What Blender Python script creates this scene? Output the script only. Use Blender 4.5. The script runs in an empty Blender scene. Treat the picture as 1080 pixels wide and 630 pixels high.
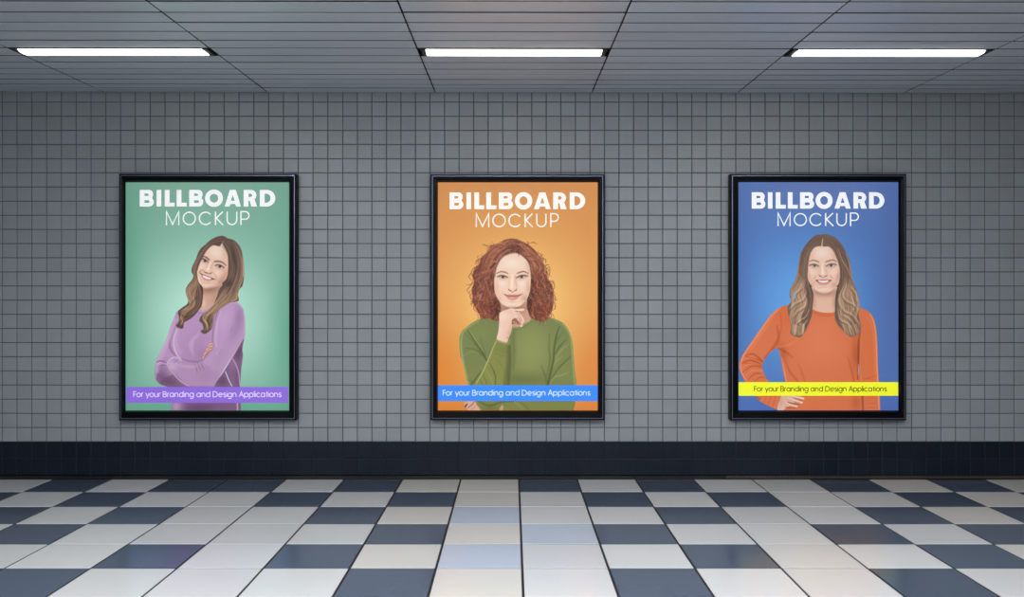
# ---------------------------------------------------------------- printed artwork, painted stroke by stroke
import numpy as np, random, math

def crom(p, closed=False, n=6):
    p = np.array(p, float)
    m = len(p)
    if m < 3: return p
    out = []
    rng = range(m if closed else m - 1)
    for i in rng:
        if closed: a, b, c, d = p[(i-1) % m], p[i], p[(i+1) % m], p[(i+2) % m]
        else: a, b, c, d = p[max(i-1, 0)], p[i], p[i+1], p[min(i+2, m-1)]
        for k in range(n):
            t = k / n
            out.append(.5*((2*b) + (c-a)*t + (2*a-5*b+4*c-d)*t*t + (3*b-a-3*c+d)*t**3))
    if not closed: out.append(p[-1])
    return np.array(out)

def zc(ox, oy, s, pts):
    return [(ox + x / s, oy + y / s) for x, y in pts]

class Canvas:
    def __init__(self, x0, y0, x1, y1, S, bg):
        self.x0, self.y0, self.S = x0, y0, S
        self.W, self.H = int(round((x1-x0)*S))+1, int(round((y1-y0)*S))+1
        xs = x0 + np.arange(self.W)/S; ys = y0 + np.arange(self.H)/S
        self.X, self.Y = np.meshgrid(xs, ys)
        self.rgb = bg(self.X, self.Y).astype(float)
        self.a = np.zeros_like(self.X)
        self.clip = None
        self.r = random.Random(7)
    def box(self, pts, pad):
        p = np.array(pts)
        i0 = max(0, int((p[:, 0].min()-pad-self.x0)*self.S)); i1 = min(self.W, int((p[:, 0].max()+pad-self.x0)*self.S)+2)
        j0 = max(0, int((p[:, 1].min()-pad-self.y0)*self.S)); j1 = min(self.H, int((p[:, 1].max()+pad-self.y0)*self.S)+2)
        return slice(j0, max(j0, j1)), slice(i0, max(i0, i1))
    def put(self, sl, m, col, shape=False):
        if m.size == 0: return
        if self.clip is not None: m = m * self.clip[sl]
        if not shape and self.clip is None: m = m * self.a[sl]
        c = np.array(col, float)
        self.rgb[sl] = self.rgb[sl]*(1-m[..., None]) + c*m[..., None]
        if shape: self.a[sl] = np.maximum(self.a[sl], m)
    def mask_poly(self, pts, feather=.35, smooth=True, n=6):
        p = crom(pts, True, n) if smooth else np.array(pts, float)
        sl = self.box(p, feather*2+1)
        X, Y = self.X[sl], self.Y[sl]
        d = np.full(X.shape, 1e9); ins = np.zeros(X.shape, bool)
        q = np.roll(p, -1, 0)
        for (ax, ay), (bx, by) in zip(p, q):
            dx, dy = bx-ax, by-ay
            L = dx*dx+dy*dy
            if L < 1e-12: continue
            t = np.clip(((X-ax)*dx+(Y-ay)*dy)/L, 0, 1)
            d = np.minimum(d, (X-ax-t*dx)**2+(Y-ay-t*dy)**2)
            if ay != by:
                c = ((ay > Y) != (by > Y)) & (X < (bx-ax)*(Y-ay)/(by-ay)+ax)
                ins ^= c
        d = np.sqrt(d)
        sd = np.where(ins, d, -d)
        t = np.clip(.5+sd/(2*feather), 0, 1)
        return sl, t*t*(3-2*t)
    def fill(self, pts, col, feather=.35, alpha=1, smooth=True, shape=False, n=6):
        sl, m = self.mask_poly(pts, feather, smooth, n)
        self.put(sl, m*alpha, col, shape)
    def region(self, pts, feather=.3, smooth=True):
        sl, m = self.mask_poly(pts, feather, smooth)
        c = np.zeros_like(self.a); c[sl] = m
        return c
    def stroke(self, pts, w, col, alpha=1, soft=.5, smooth=True, shape=False, n=4):
        p = crom(pts, False, n) if smooth and len(pts) > 2 else np.array(pts, float)
        ws = w if isinstance(w, (tuple, list)) else (w, w)
        mw = max(ws)
        sl = self.box(p, mw+soft*2)
        X, Y = self.X[sl], self.Y[sl]
        if X.size == 0: return
        best = np.full(X.shape, -1e9)
        N = len(p)
        for i in range(N-1):
            ax, ay = p[i]; bx, by = p[i+1]
            dx, dy = bx-ax, by-ay
            L = dx*dx+dy*dy
            if L < 1e-12: continue
            t = np.clip(((X-ax)*dx+(Y-ay)*dy)/L, 0, 1)
            u = (i+t)/(N-1)
            wid = np.interp(u, np.linspace(0, 1, len(ws)), ws)/2
            best = np.maximum(best, wid-np.hypot(X-ax-t*dx, Y-ay-t*dy))
        t = np.clip(.5+best/(2*soft), 0, 1)
        self.put(sl, t*t*(3-2*t)*alpha, col, shape)
    def blob(self, cx, cy, rx, ry, ang, col, alpha):
        R = max(rx, ry)*2.4
        sl = self.box([(cx-R, cy-R), (cx+R, cy+R)], 0)
        X, Y = self.X[sl]-cx, self.Y[sl]-cy
        a = math.radians(ang); c, s = math.cos(a), math.sin(a)
        u = (X*c+Y*s)/rx; v = (-X*s+Y*c)/ry
        self.put(sl, np.exp(-(u*u+v*v))*alpha, col)
    def hair(self, A, B, n, pal, w=(.2, .7, .2), alpha=.6, wave=0, freq=1.5, jit=.5, t0=0, t1=1, soft=.3, part=(.45, 1)):
        A = crom(A, False, 8); B = crom(B, False, 8)
        K = 26
        def rs(P):
            d = np.r_[0, np.cumsum(np.hypot(*np.diff(P, axis=0).T))]
            q = np.linspace(0, d[-1], K)
            return np.c_[np.interp(q, d, P[:, 0]), np.interp(q, d, P[:, 1])]
        A, B = rs(A), rs(B); R = self.r
        for _ in range(n):
            t = t0+(t1-t0)*R.random()
            P = A*(1-t)+B*t
            ln = R.uniform(*part); s = R.uniform(0, 1-ln)
            i0, i1 = int(s*(K-1)), max(int(s*(K-1))+3, int((s+ln)*(K-1)))
            if wave:
                ph = t*2.2+R.uniform(-.35, .35); u = np.linspace(0, 1, K)
                P[:, 0] += wave*np.sin(ph+u*freq*6.28)
            P = P[i0:i1+1].copy()
            P += np.array([R.gauss(0, jit), R.gauss(0, jit)])
            col = pal[R.randrange(len(pal))]
            k = R.uniform(.93, 1.07)
            self.stroke(P, [x*R.uniform(.6, 1.4) for x in w], [min(255, c*k) for c in col], alpha*R.uniform(.4, 1), soft*R.uniform(.9, 1.6), smooth=False)

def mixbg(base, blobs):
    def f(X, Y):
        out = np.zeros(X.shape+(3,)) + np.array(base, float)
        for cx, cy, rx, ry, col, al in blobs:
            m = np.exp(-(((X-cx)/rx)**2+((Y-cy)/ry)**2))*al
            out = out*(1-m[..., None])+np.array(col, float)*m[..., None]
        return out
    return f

bg_green = mixbg((112, 163, 142), [(219, 190, 90, 40, (126, 166, 150), .85), (217, 335, 74, 80, (184, 226, 208), 1), (132, 300, 16, 130, (84, 152, 124), .55),  # first blob of each background bakes the hazy top into the print colour
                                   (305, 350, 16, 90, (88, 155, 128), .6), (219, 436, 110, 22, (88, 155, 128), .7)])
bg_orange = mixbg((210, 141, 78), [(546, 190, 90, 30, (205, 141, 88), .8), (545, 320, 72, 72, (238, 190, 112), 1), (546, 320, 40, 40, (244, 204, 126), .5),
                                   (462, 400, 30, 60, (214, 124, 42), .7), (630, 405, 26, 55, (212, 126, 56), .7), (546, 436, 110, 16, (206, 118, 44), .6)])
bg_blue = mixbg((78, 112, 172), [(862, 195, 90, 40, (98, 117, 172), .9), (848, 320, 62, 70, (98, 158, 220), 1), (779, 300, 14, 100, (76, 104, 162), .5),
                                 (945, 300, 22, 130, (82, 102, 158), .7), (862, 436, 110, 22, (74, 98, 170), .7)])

def eye(c, L, R_, iris, up, ic=(78, 66, 58), size=1.0, lid=(70, 48, 42), white=(206, 196, 190)):
    """L, R_ corners; iris centre; up = lid arch height"""
    ax, ay = R_[0]-L[0], R_[1]-L[1]
    def P(t, h): return (L[0]+ax*t, L[1]+ay*t-h)
    ang = math.degrees(math.atan2(ay, ax))
    mx, my = P(.5, 0)
    c.blob(mx, my-up*.4, abs(ax)*.56, up*1.5, ang, (186, 140, 120), .38)
    c.stroke([P(-.02, up*.7), P(.25, up*1.55), P(.6, up*1.75), P(1.02, up*1.0)], (.4, .7, .5), (152, 106, 90), .55, .5)
    c.fill([L, P(.25, up*.8), P(.5, up), P(.75, up*.8), R_, P(.7, -up*.5), P(.35, -up*.55)], white, .35, .9)
    c.stroke([(iris[0], iris[1]-.25), (iris[0]+.01, iris[1]+.1)], 2.5*size, ic, .95, .55, smooth=False)
    c.stroke([iris, (iris[0]+.01, iris[1])], 1.15*size, (34, 26, 25), .9, .45, smooth=False)
    c.stroke([P(-.05, 0), P(.22, up*.85), P(.5, up*1.1), P(.78, up*.9), P(1.06, up*.1)], (.7, 1.1, 1.0, 1.1, .7), lid, .85, .45)
    c.stroke([P(.1, -up*.35), P(.5, -up*.85), P(.9, -up*.35)], (.3, .55, .3), (140, 94, 82), .6, .45)
    c.stroke([P(.1, -up*1.5), P(.5, -up*2.1), P(.95, -up*1.4)], (.3, .8, .3), (196, 150, 134), .5, .6)
    c.stroke([(iris[0]-.5, iris[1]-.4), (iris[0]-.45, iris[1]-.4)], .5, (240, 240, 240), .6, .3, smooth=False)

H1 = [(84, 65, 57), (108, 86, 75), (138, 110, 93), (166, 134, 112), (72, 56, 50), (122, 97, 83)]
H1L = [(186, 152, 122), (205, 172, 140), (150, 118, 92), (120, 90, 68), (98, 72, 56), (172, 136, 106)]

def woman_lilac(S):
    c = Canvas(156, 244, 264, 433.2, S, bg_green)
    base, dk, lt = (180, 142, 182), (112, 84, 112), (208, 182, 208)
    Bz = lambda p: zc(155, 285, 9, p)
    Cz = lambda p: zc(155, 345, 9, p)
    body = [(205, 322), (188.3, 327.2), (183.9, 335), (178.9, 347.2), (175, 359.4), (167.2, 375), (163.9, 385), (163.3, 392.8), (164.4, 400.6), (169.4, 405.6),
            (179, 409.5), (181, 416), (180.9, 424), (180.6, 434), (180.5, 442), (254.5, 442), (254.3, 434), (254, 425), (253.3, 408.3), (254.4, 389.4), (256.1, 376.1), (255.6, 367.2), (258.3, 353.9), (258.9, 345), (257.8, 331.7), (255, 323.9), (248.3, 318), (235, 318)]
    c.fill(body, base, .45, shape=True)
    bm = c.region(body, .45)
    # neck
    neck = [(213, 300), (213.9, 312.8), (212.8, 321), (209.4, 326.6), (214, 328.3), (219, 327), (226, 320), (231, 312), (236, 298)]
    c.clip = bm
    # body shading
    c.blob(190, 352, 20, 22, 0, (186, 150, 186), .5)
    c.blob(206, 372, 16, 22, 0, (160, 124, 160), .55)
    c.blob(170, 396, 9, 12, 0, (122, 92, 124), .75)
    c.blob(176, 402, 14, 6, 20, (104, 76, 104), .8)
    c.fill(Cz([(250, 450), (320, 520), (420, 575), (180, 575), (110, 540)]), (102, 74, 102), .9, .6)
    # left upper arm
    c.stroke(Cz([(280, -40), (245, 60), (215, 160), (230, 220), (270, 275)]), (1, 1.6, 2.4, 1.6), (118, 86, 120), .55, 1.2)
    c.stroke([(186.5, 337), (181, 352), (175, 366), (169, 380), (166, 392)], (2, 4, 3), (196, 164, 196), .55, 1.6)
    c.stroke([(184.5, 336), (179.8, 348), (176, 360), (168.4, 375), (165, 386), (164.6, 398)], (.7, 1, .8), (214, 196, 214), .6, .8)
    c.stroke(Cz([(285, 20), (255, 110), (258, 190), (290, 270), (330, 310)]), (.9, 1.3, .8), (220, 200, 220), .8, .6)
    c.stroke(Cz([(300, 20), (275, 120), (285, 190), (320, 250)]), (1, 3, 1.5), (198, 168, 200), .5, 1.4)
    c.stroke(Cz([(490, 70), (432, 130), (422, 200), (440, 260)]), (2, 5, 1.5), (202, 178, 204), .5, 2.6)
    c.blob(211, 362, 5, 8, 10, (172, 134, 172), .6)
    c.blob(214, 374, 7, 7, 0, (150, 114, 150), .5)
    c.stroke(Cz([(330, 300), (400, 325), (480, 330), (530, 310)]), (1, 1.8, 1), (126, 94, 126), .6, 1)
    # left elbow wrinkles
    c.stroke(Cz([(90, 335), (130, 322), (185, 340)]), (.8, 1.2, .7), (96, 68, 98), .75, .5)
    c.stroke(Cz([(92, 350), (130, 338), (180, 352)]), (.8, 1.2, .7), (198, 170, 198), .6, .5)
    c.stroke(Cz([(110, 385), (140, 365), (180, 365)]), (.6, 1, .6), (104, 76, 106), .6, .6)
    # forearm across
    fore = Cz([(185, 350), (215, 305), (262, 280), (330, 318), (440, 345), (530, 328), (640, 300), (760, 330), (730, 430), (640, 545), (560, 590), (420, 585), (320, 525), (255, 455), (205, 400)])
    c.fill(fore, (172, 138, 174), .5, 1)
    fm = c.region(fore, .5) * bm
    c.clip = fm
    c.stroke(Cz([(190, 350), (215, 312), (262, 285), (320, 318)]), (1.6, 2.4, 1.5), (208, 184, 206), .7, 1)
    c.blob(181, 386, 6, 5, 30, (200, 172, 200), .7)
    c.stroke(Cz([(262, 340), (280, 320), (300, 312)]), (1, 1.2, .6), (132, 102, 132), .55, .7)
    c.stroke(Cz([(270, 345), (340, 370), (440, 380), (480, 370)]), (2, 3, 1), (188, 158, 188), .7, 1.6)
    c.stroke(Cz([(210, 405), (260, 455), (330, 520), (420, 580)]), (1.4, 3, 2), (140, 106, 142), .55, 1.2)
    c.stroke(Cz([(200, 395), (250, 442), (300, 500), (400, 562)]), (.6, .9, .8), (214, 190, 212), .7, .5)
    for a in ([(480, 345), (500, 390), (515, 420)], [(515, 350), (530, 380), (548, 412)], [(455, 360), (470, 400), (480, 440)]):
        c.stroke(Cz(a), (.5, 1.2, .5), (122, 90, 122), .6, .5)
    c.blob(217, 396, 10, 8, -20, (158, 124, 160), .5)
    # right upper arm over body
    arm = [(229, 328), (226, 340), (224, 350), (223.5, 362), (225.5, 366), (221, 374), (214, 382), (222, 388), (228, 400), (224, 408.5), (227, 406), (236, 392), (245, 376), (256, 356.5), (258.9, 345), (257.8, 331.7), (255, 323.9), (248.3, 318), (240, 319.5)]
    c.clip = bm
    c.fill(arm, (180, 146, 182), .5, 1)
    am = c.region(arm, .5)*bm
    c.clip = am
    c.blob(236, 336, 9, 16, 20, (192, 156, 194), .6)
    c.blob(252, 335, 5, 14, 5, (146, 114, 150), .65)
    c.blob(247, 352, 5, 12, 22, (150, 118, 154), .45)
    c.blob(232, 378, 6, 14, 30, (170, 138, 172), .6)
    c.blob(226, 398, 7, 8, 30, (158, 126, 160), .6)
    c.stroke([(231, 326), (226, 340), (224.2, 352), (224, 362)], (1.3, 2, 1.3), (120, 88, 122), .6, .8)
    c.stroke([(233.5, 328), (229.5, 340), (227.5, 354), (228, 366)], (1, 2, 1), (206, 178, 206), .5, 1)
    c.stroke([(245, 344), (240, 358), (231, 372)], (.7, 1.6, .8), (134, 102, 138), .45, 1)
    c.stroke([(243, 350), (238, 362), (228, 374)], (.7, 1.4, .8), (206, 180, 206), .4, 1)
    c.stroke([(257.6, 356), (245.6, 375.6), (236, 391), (227.5, 405.5)], (1.0, 1.2, .9), (222, 206, 222), .85, .5)
    c.stroke([(257, 328), (258.5, 340), (257.8, 352)], (1, 1.3, 1), (214, 196, 216), .6, .8)
    c.stroke([(240, 320.5), (248.5, 319), (255, 325)], (1, 1.2, 1), (202, 172, 204), .6, .8)
    # side of the body behind the arm
    side = [(257.5, 357), (246, 376.5), (236, 392), (226, 408.5), (240, 409), (254, 409), (255, 389.4), (256.6, 376.1), (256.1, 367.2)]
    c.clip = bm
    c.fill(side, (122, 92, 124), .5, .95)
    sm_ = c.region(side, .5)*bm
    c.clip = sm_
    c.blob(252, 372, 4, 10, 20, (92, 68, 94), .8)
    c.blob(246, 384, 4, 5, 0, (150, 120, 152), .6)
    c.blob(234, 402, 6, 6, 0, (88, 62, 90), .6)
    c.blob(251, 398, 3.5, 12, 0, (104, 78, 108), .6)
    c.stroke(Cz([(745, 425), (775, 500), (812, 575)]), (.9, 1, .9), (226, 208, 224), .9, .35)
    c.stroke(Cz([(812, 300), (850, 370), (872, 450), (884, 570)]), (.7, 1.1, .9), (206, 184, 208), .75, .5)
    c.clip = bm
    low = [(180, 408), (255, 408), (255, 434), (180, 434)]
    c.fill(low, (110, 78, 112), 1.2, .85, smooth=False)
    c.blob(186, 429, 7, 7, 0, (182, 152, 184), .9)
    c.blob(210, 431, 14, 5, 0, (92, 60, 98), .6)
    c.stroke([(250.2, 420), (250.5, 434)], 1.2, (212, 190, 214), .8, .6, smooth=False)
    c.clip = None
    # fingers
    fing = [([(214, 378.6), (216.2, 374.6), (219.2, 372)], 2.3), ([(215.4, 374.6), (219, 370.3), (223.2, 368.6)], 2.4), ([(217.6, 370.2), (220.6, 366.8), (224.4, 365.6)], 2.3), ([(219.8, 366.2), (222, 363.4), (224.6, 363.4)], 2.0)]
    for p, w in fing:
        c.stroke(p, (w*.8, w, w*.9), (150, 104, 88), .9, .4)
        c.stroke([(x-.15, y-.3) for x, y in p], (w*.45, w*.62, w*.5), (226, 180, 152), .95, .4)
    # neck
    c.fill(neck, (205, 165, 143), .4, shape=True)
    c.clip = c.region(neck, .4)
    c.blob(222, 305, 12, 5, -8, (150, 104, 88), .8)
    c.blob(214.5, 320, 2.5, 5, 0, (226, 196, 176), .7)
    c.blob(226, 314, 5, 8, 20, (176, 132, 112), .5)
    c.clip = None
    c.stroke([(207.5, 326), (212.5, 328.6), (219, 327.8), (222, 325.5)], (1.8, 2.2, 1.8), (184, 148, 186), 1, .4)
    c.stroke([(207, 328), (212, 330.4), (219, 329.6), (223, 327)], (.5, .7, .5), (136, 104, 138), .6, .5)
    # hair mass
    left = [(233.6, 249.2), (227.3, 250.5), (221.1, 254), (215.7, 259.4), (211, 265.7), (206.3, 274.2), (202.6, 282), (202.1, 286.9), (204.1, 290.8), (202.8, 295), (198.3, 300.6), (195.9, 306.1),
            (196.7, 311.7), (198.4, 317.2), (197.3, 321), (191.7, 325), (187.8, 329.4), (188.9, 335), (187.8, 340.6), (185.6, 343.9), (190.6, 346.7), (193.3, 345.6), (193.9, 340.6), (199.4, 337.2),
            (205, 332.8), (209.4, 327.2), (212.8, 321.7), (213.9, 312.8), (213.7, 303.4), (209.5, 297.4), (207.6, 288), (208.6, 283), (213, 272), (217, 264), (223, 258.5), (232, 259.5), (235.4, 254)]
    right = [(233, 249.4), (236.5, 249.4), (240.6, 251.6), (246, 253.2), (251.4, 257.9), (254.6, 264.1), (256.1, 271.1), (257.3, 280.4), (257.4, 288.2), (257.2, 293.9), (255.6, 301.7), (252.6, 305), (250.8, 310.6), (251.7, 317.2),
             (246, 318.6), (241.7, 319.6), (235, 323.9), (229.4, 328.3), (226.1, 332.8), (225, 339.4), (222.8, 347.2), (216.1, 352.2), (211.7, 349.6), (214.6, 347.2), (213.5, 341.7), (210.4, 338.3),
             (212.8, 332.8), (218.3, 328.3), (224.4, 322.8), (228.6, 313.9), (231.5, 305), (237, 298), (240.3, 289), (240.8, 280), (240.4, 270), (238.6, 264.5), (234.5, 257)]
    # the face first, hair over its edges
    face = [(228, 257), (223.4, 259), (219.6, 262.2), (216.2, 266.8), (213, 271.9), (210.2, 277.3), (207.9, 283.6), (207.2, 288.8), (208.5, 293.8), (209.8, 297.9), (211.8, 301.6), (215.4, 304), (220.5, 304.6),
            (226.6, 303.2), (231.7, 300.6), (235.7, 297.2), (239.6, 293), (241.6, 286), (242, 276), (241, 268), (237.6, 261), (234, 256)]
    c.fill(left, (92, 72, 62), .4, shape=True)
    c.fill(right, (96, 76, 66), .4, shape=True)
    c.fill([(212, 262), (234, 252), (246, 262), (247, 300), (236, 304), (232, 296), (214, 296), (209, 300), (205, 285)], (92, 72, 62), .5, shape=True)
    c.fill(face, (222, 186, 166), .35, shape=True)
    fmk = c.region(face, .35)
    c.clip = fmk
    c.blob(228, 266, 9, 7, 10, (238, 213, 198), .8)
    c.blob(237, 268, 3, 7, -10, (208, 166, 144), .5)
    c.blob(212.5, 282, 4, 4, 0, (240, 206, 192), .7)
    c.blob(230.5, 288, 6, 4, 20, (238, 206, 192), .75)
    c.blob(237, 291, 4, 8, 25, (200, 148, 126), .75)
    c.blob(233, 298, 6, 4, -30, (184, 132, 112), .75)
    c.blob(217, 301, 6, 2.5, 8, (236, 204, 190), .6)
    c.blob(223, 304.5, 8, 1.8, -6, (150, 104, 90), .7)
    c.stroke([(209, 292), (210.4, 297), (213, 301.5)], (.8, 1.3, .8), (248, 228, 218), .7, .6)
    # nose
    c.stroke([(225.6, 276), (223.8, 280), (222.4, 284)], (1, 1.8, 1.2), (214, 160, 132), .5, .8)
    c.stroke([(222.4, 276.5), (221, 280), (219.4, 284.2)], (1, 1.5, 2), (250, 226, 212), .75, .7)
    c.blob(219.2, 284.8, 1.6, 1.4, 0, (252, 230, 216), .6)
    c.stroke([(214.8, 286), (216, 287.4), (218, 288), (220.2, 288.8), (222.4, 288.4), (223.4, 287)], (.7, .9, 1.2, .9, 1, .6), (142, 88, 74), .75, .5)
    c.stroke([(216.8, 287.6), (217.6, 287.8)], .8, (96, 52, 46), .7, .4, smooth=False)
    c.stroke([(221.4, 288.6), (222.2, 288.4)], .8, (96, 52, 46), .6, .4, smooth=False)
    # folds
    c.stroke([(214.2, 284.4), (212, 285.6), (210.2, 287.4)], (.6, 1.2, .7), (176, 118, 96), .75, .5)
    c.stroke([(224.4, 287.2), (226.6, 290), (228.6, 293.6), (228.4, 296)], (.5, 1, .8), (196, 144, 122), .6, .6)
    c.stroke([(229.5, 294), (229.5, 296.5), (227.5, 298.6)], (.5, 1, .5), (232, 196, 176), .5, .6)
    # mouth
    mouth = [(211.6, 288.2), (214.4, 289.6), (217.9, 290.7), (222, 292.2), (226.4, 294.4), (224.4, 295.6), (220.5, 297), (216.6, 296.4), (213.8, 293.8)]
    c.fill(mouth, (208, 138, 126), .45, .9)
    c.fill([(212.4, 289.2), (217.9, 291.3), (222, 292.8), (226, 294.6), (222.4, 294.9), (218, 294.2), (214.6, 292.2)], (112, 58, 52), .3, .95)
    c.fill([(213.6, 290.4), (217.7, 291.9), (221.4, 293.2), (223.2, 294.2), (220.6, 294.5), (217.4, 293.9), (214.8, 292.3)], (250, 246, 243), .25, 1)
    c.stroke([(216, 295.1), (219, 296.0), (222, 295.7)], (.6, 1, .6), (232, 160, 150), .8, .5)
    c.stroke([(211.2, 288), (212.6, 289.4)], .9, (104, 56, 50), .8, .4, smooth=False)
    c.stroke([(225.2, 294.6), (226.6, 294.6)], .9, (104, 56, 50), .8, .4, smooth=False)
    c.stroke([(214.6, 298.2), (218.6, 299), (223, 298.2)], (.4, .8, .4), (188, 136, 118), .5, .6)
    # eyes and brows
    eye(c, (212.2, 273.4), (219.2, 276.9), (216.1, 275.2), 1.25, size=1.1)
    eye(c, (227.4, 280.4), (236.0, 282.9), (231.9, 281.0), 1.45, size=1.2)
    c.stroke([(213.6, 270.4), (217.1, 271.3), (220.3, 274)], (.9, 1.7, 1.7), (104, 74, 64), .8, .6)
    c.stroke([(226.6, 275.9), (231.5, 275.9), (235.2, 277.3), (238.4, 280.2)], (1.6, 1.7, 1.5, .8), (108, 78, 68), .8, .6)
    c.clip = None
    # ear
    c.fill([(240, 291.5), (242.4, 292), (242.6, 295), (240.8, 296.6), (239.6, 294.4)], (206, 158, 140), .4, .9)
    # hair strands
    c.fill(left, (92, 72, 62), .5)
    c.fill(right, (96, 76, 66), .5)
    hm = np.maximum(c.region(left, .35), c.region(right, .35))
    c.clip = c.region(left, .4)
    c.blob(205, 290, 3, 12, 20, (70, 50, 44), .5)
    c.blob(210, 305, 5, 12, 10, (66, 50, 44), .8)
    c.blob(207, 322, 5, 6, 30, (70, 54, 46), .6)
    c.hair([(233, 250), (222, 254), (212, 266), (204, 280), (203, 290), (198, 303), (198, 314), (200, 321), (190, 328), (189, 337), (187, 345)],
           [(235, 256), (226, 258), (216, 265), (210, 278), (208, 292), (211, 303), (212, 315), (209, 325), (200, 334), (193, 340), (192, 346)], 260, H1, (.2, .65, .2), .55, .5, 1.2, .35, part=(.25, .6))
    c.hair([(204, 284), (202, 295), (197, 304), (198, 314), (200, 320), (192, 327), (190, 336), (187, 344)],
           [(209, 296), (208, 306), (205, 316), (204, 323), (198, 330), (195, 336), (192, 344)], 110, H1L, (.3, .9, .3), .5, 1.2, 1.8, .35, part=(.2, .5), soft=.4)
    c.stroke([(203, 300), (199.5, 306), (202, 314), (206, 318)], (.6, 1.6, .6), (182, 148, 124), .5, .6)
    c.stroke([(190, 330), (193, 327), (199, 326), (205, 322)], (.5, 1.4, .6), (178, 140, 110), .6, .6)
    c.stroke([(190.5, 334), (192.5, 339), (190.5, 343)], (.6, 1.6, .8), (206, 168, 128), .6, .6)
    c.stroke([(198, 323), (203, 319), (207, 313)], (.5, 1.2, .5), (70, 52, 44), .6, .6)
    c.stroke([(192, 332), (196, 335), (202, 332)], (.5, 1.4, .5), (64, 46, 38), .6, .7)
    c.clip = c.region(right, .4)
    c.hair([(235, 254), (240, 262), (243, 275), (243, 288), (238, 302), (231, 312), (224, 326), (214, 334), (215, 343), (214, 351)],
           [(238, 251), (249, 256), (256, 270), (257, 290), (251, 306), (250, 315), (236, 322), (226, 332), (223, 343), (217, 351)], 330, H1, (.2, .65, .2), .55, .4, 1.2, .35, part=(.25, .6))
    c.blob(247, 272, 2.2, 14, -12, (66, 58, 58), .75)
    c.blob(241, 300, 3, 6, 30, (58, 48, 46), .7)
    c.blob(230, 318, 3, 6, 35, (84, 62, 50), .5)
    c.hair([(251, 262), (254, 274), (254, 290), (250, 303), (246, 312), (236, 320), (226, 330), (224, 342), (218, 351)],
           [(255, 266), (257, 280), (257, 294), (253, 304), (251, 316), (240, 321), (230, 328), (225, 340), (221, 349)], 90, H1L, (.2, .6, .2), .55, .3, 1.2, .4, part=(.2, .5))
    c.hair([(240, 300), (233, 310), (226, 322), (215, 332), (213, 338), (217, 345), (213, 350)],
           [(247, 308), (240, 317), (230, 325), (223, 332), (222, 340), (221, 347), (217, 352)], 90, H1L, (.3, .9, .3), .5, 1.2, 1.5, .35, part=(.2, .5), soft=.4)
    c.stroke([(255.8, 268), (256.8, 282), (256.6, 292)], (.6, 1.5, .8), (206, 176, 154), .65, .6)
    c.stroke([(216, 330), (214, 336), (218, 341), (219, 348)], (.7, 1.8, .8), (214, 178, 134), .6, .7)
    c.stroke([(222, 332), (218.5, 338), (221.5, 343)], (.5, 1.4, .6), (64, 48, 40), .7, .6)
    c.stroke([(229, 322), (224, 328), (218, 333)], (.5, 1.3, .6), (218, 182, 140), .5, .6)
    c.stroke([(245, 306), (238, 313), (233, 321)], (.6, 1.6, .6), (176, 140, 108), .5, .7)
    c.stroke([(250, 309), (249, 315), (244, 318)], (.8, 2, .8), (196, 164, 128), .6, .7)
    c.clip = None
    c.stroke([(235.5, 255), (233.8, 257.6), (232.2, 260.4)], (.3, .8, 1.2), (222, 190, 170), .85, .4)
    # hair line soft shadow on the face
    c.stroke([(232, 259.8), (227, 258.4), (222.6, 259.4), (217.2, 264.6), (213, 272), (209.6, 279), (208, 285)], (.6, 1.2, 1.4, .8), (84, 62, 54), .6, .8)
    c.stroke([(234.2, 259.6), (238.2, 264.6), (240.6, 271), (241.2, 280), (240.6, 289)], (.6, 1, 1.2, 1), (106, 78, 66), .5, .8)
    return c

H2 = [(112, 62, 48), (140, 82, 62), (92, 52, 46), (168, 104, 76), (76, 46, 44), (152, 92, 70), (124, 70, 54)]
H2L = [(196, 128, 96), (212, 142, 104), (182, 112, 78), (176, 116, 96)]

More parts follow.
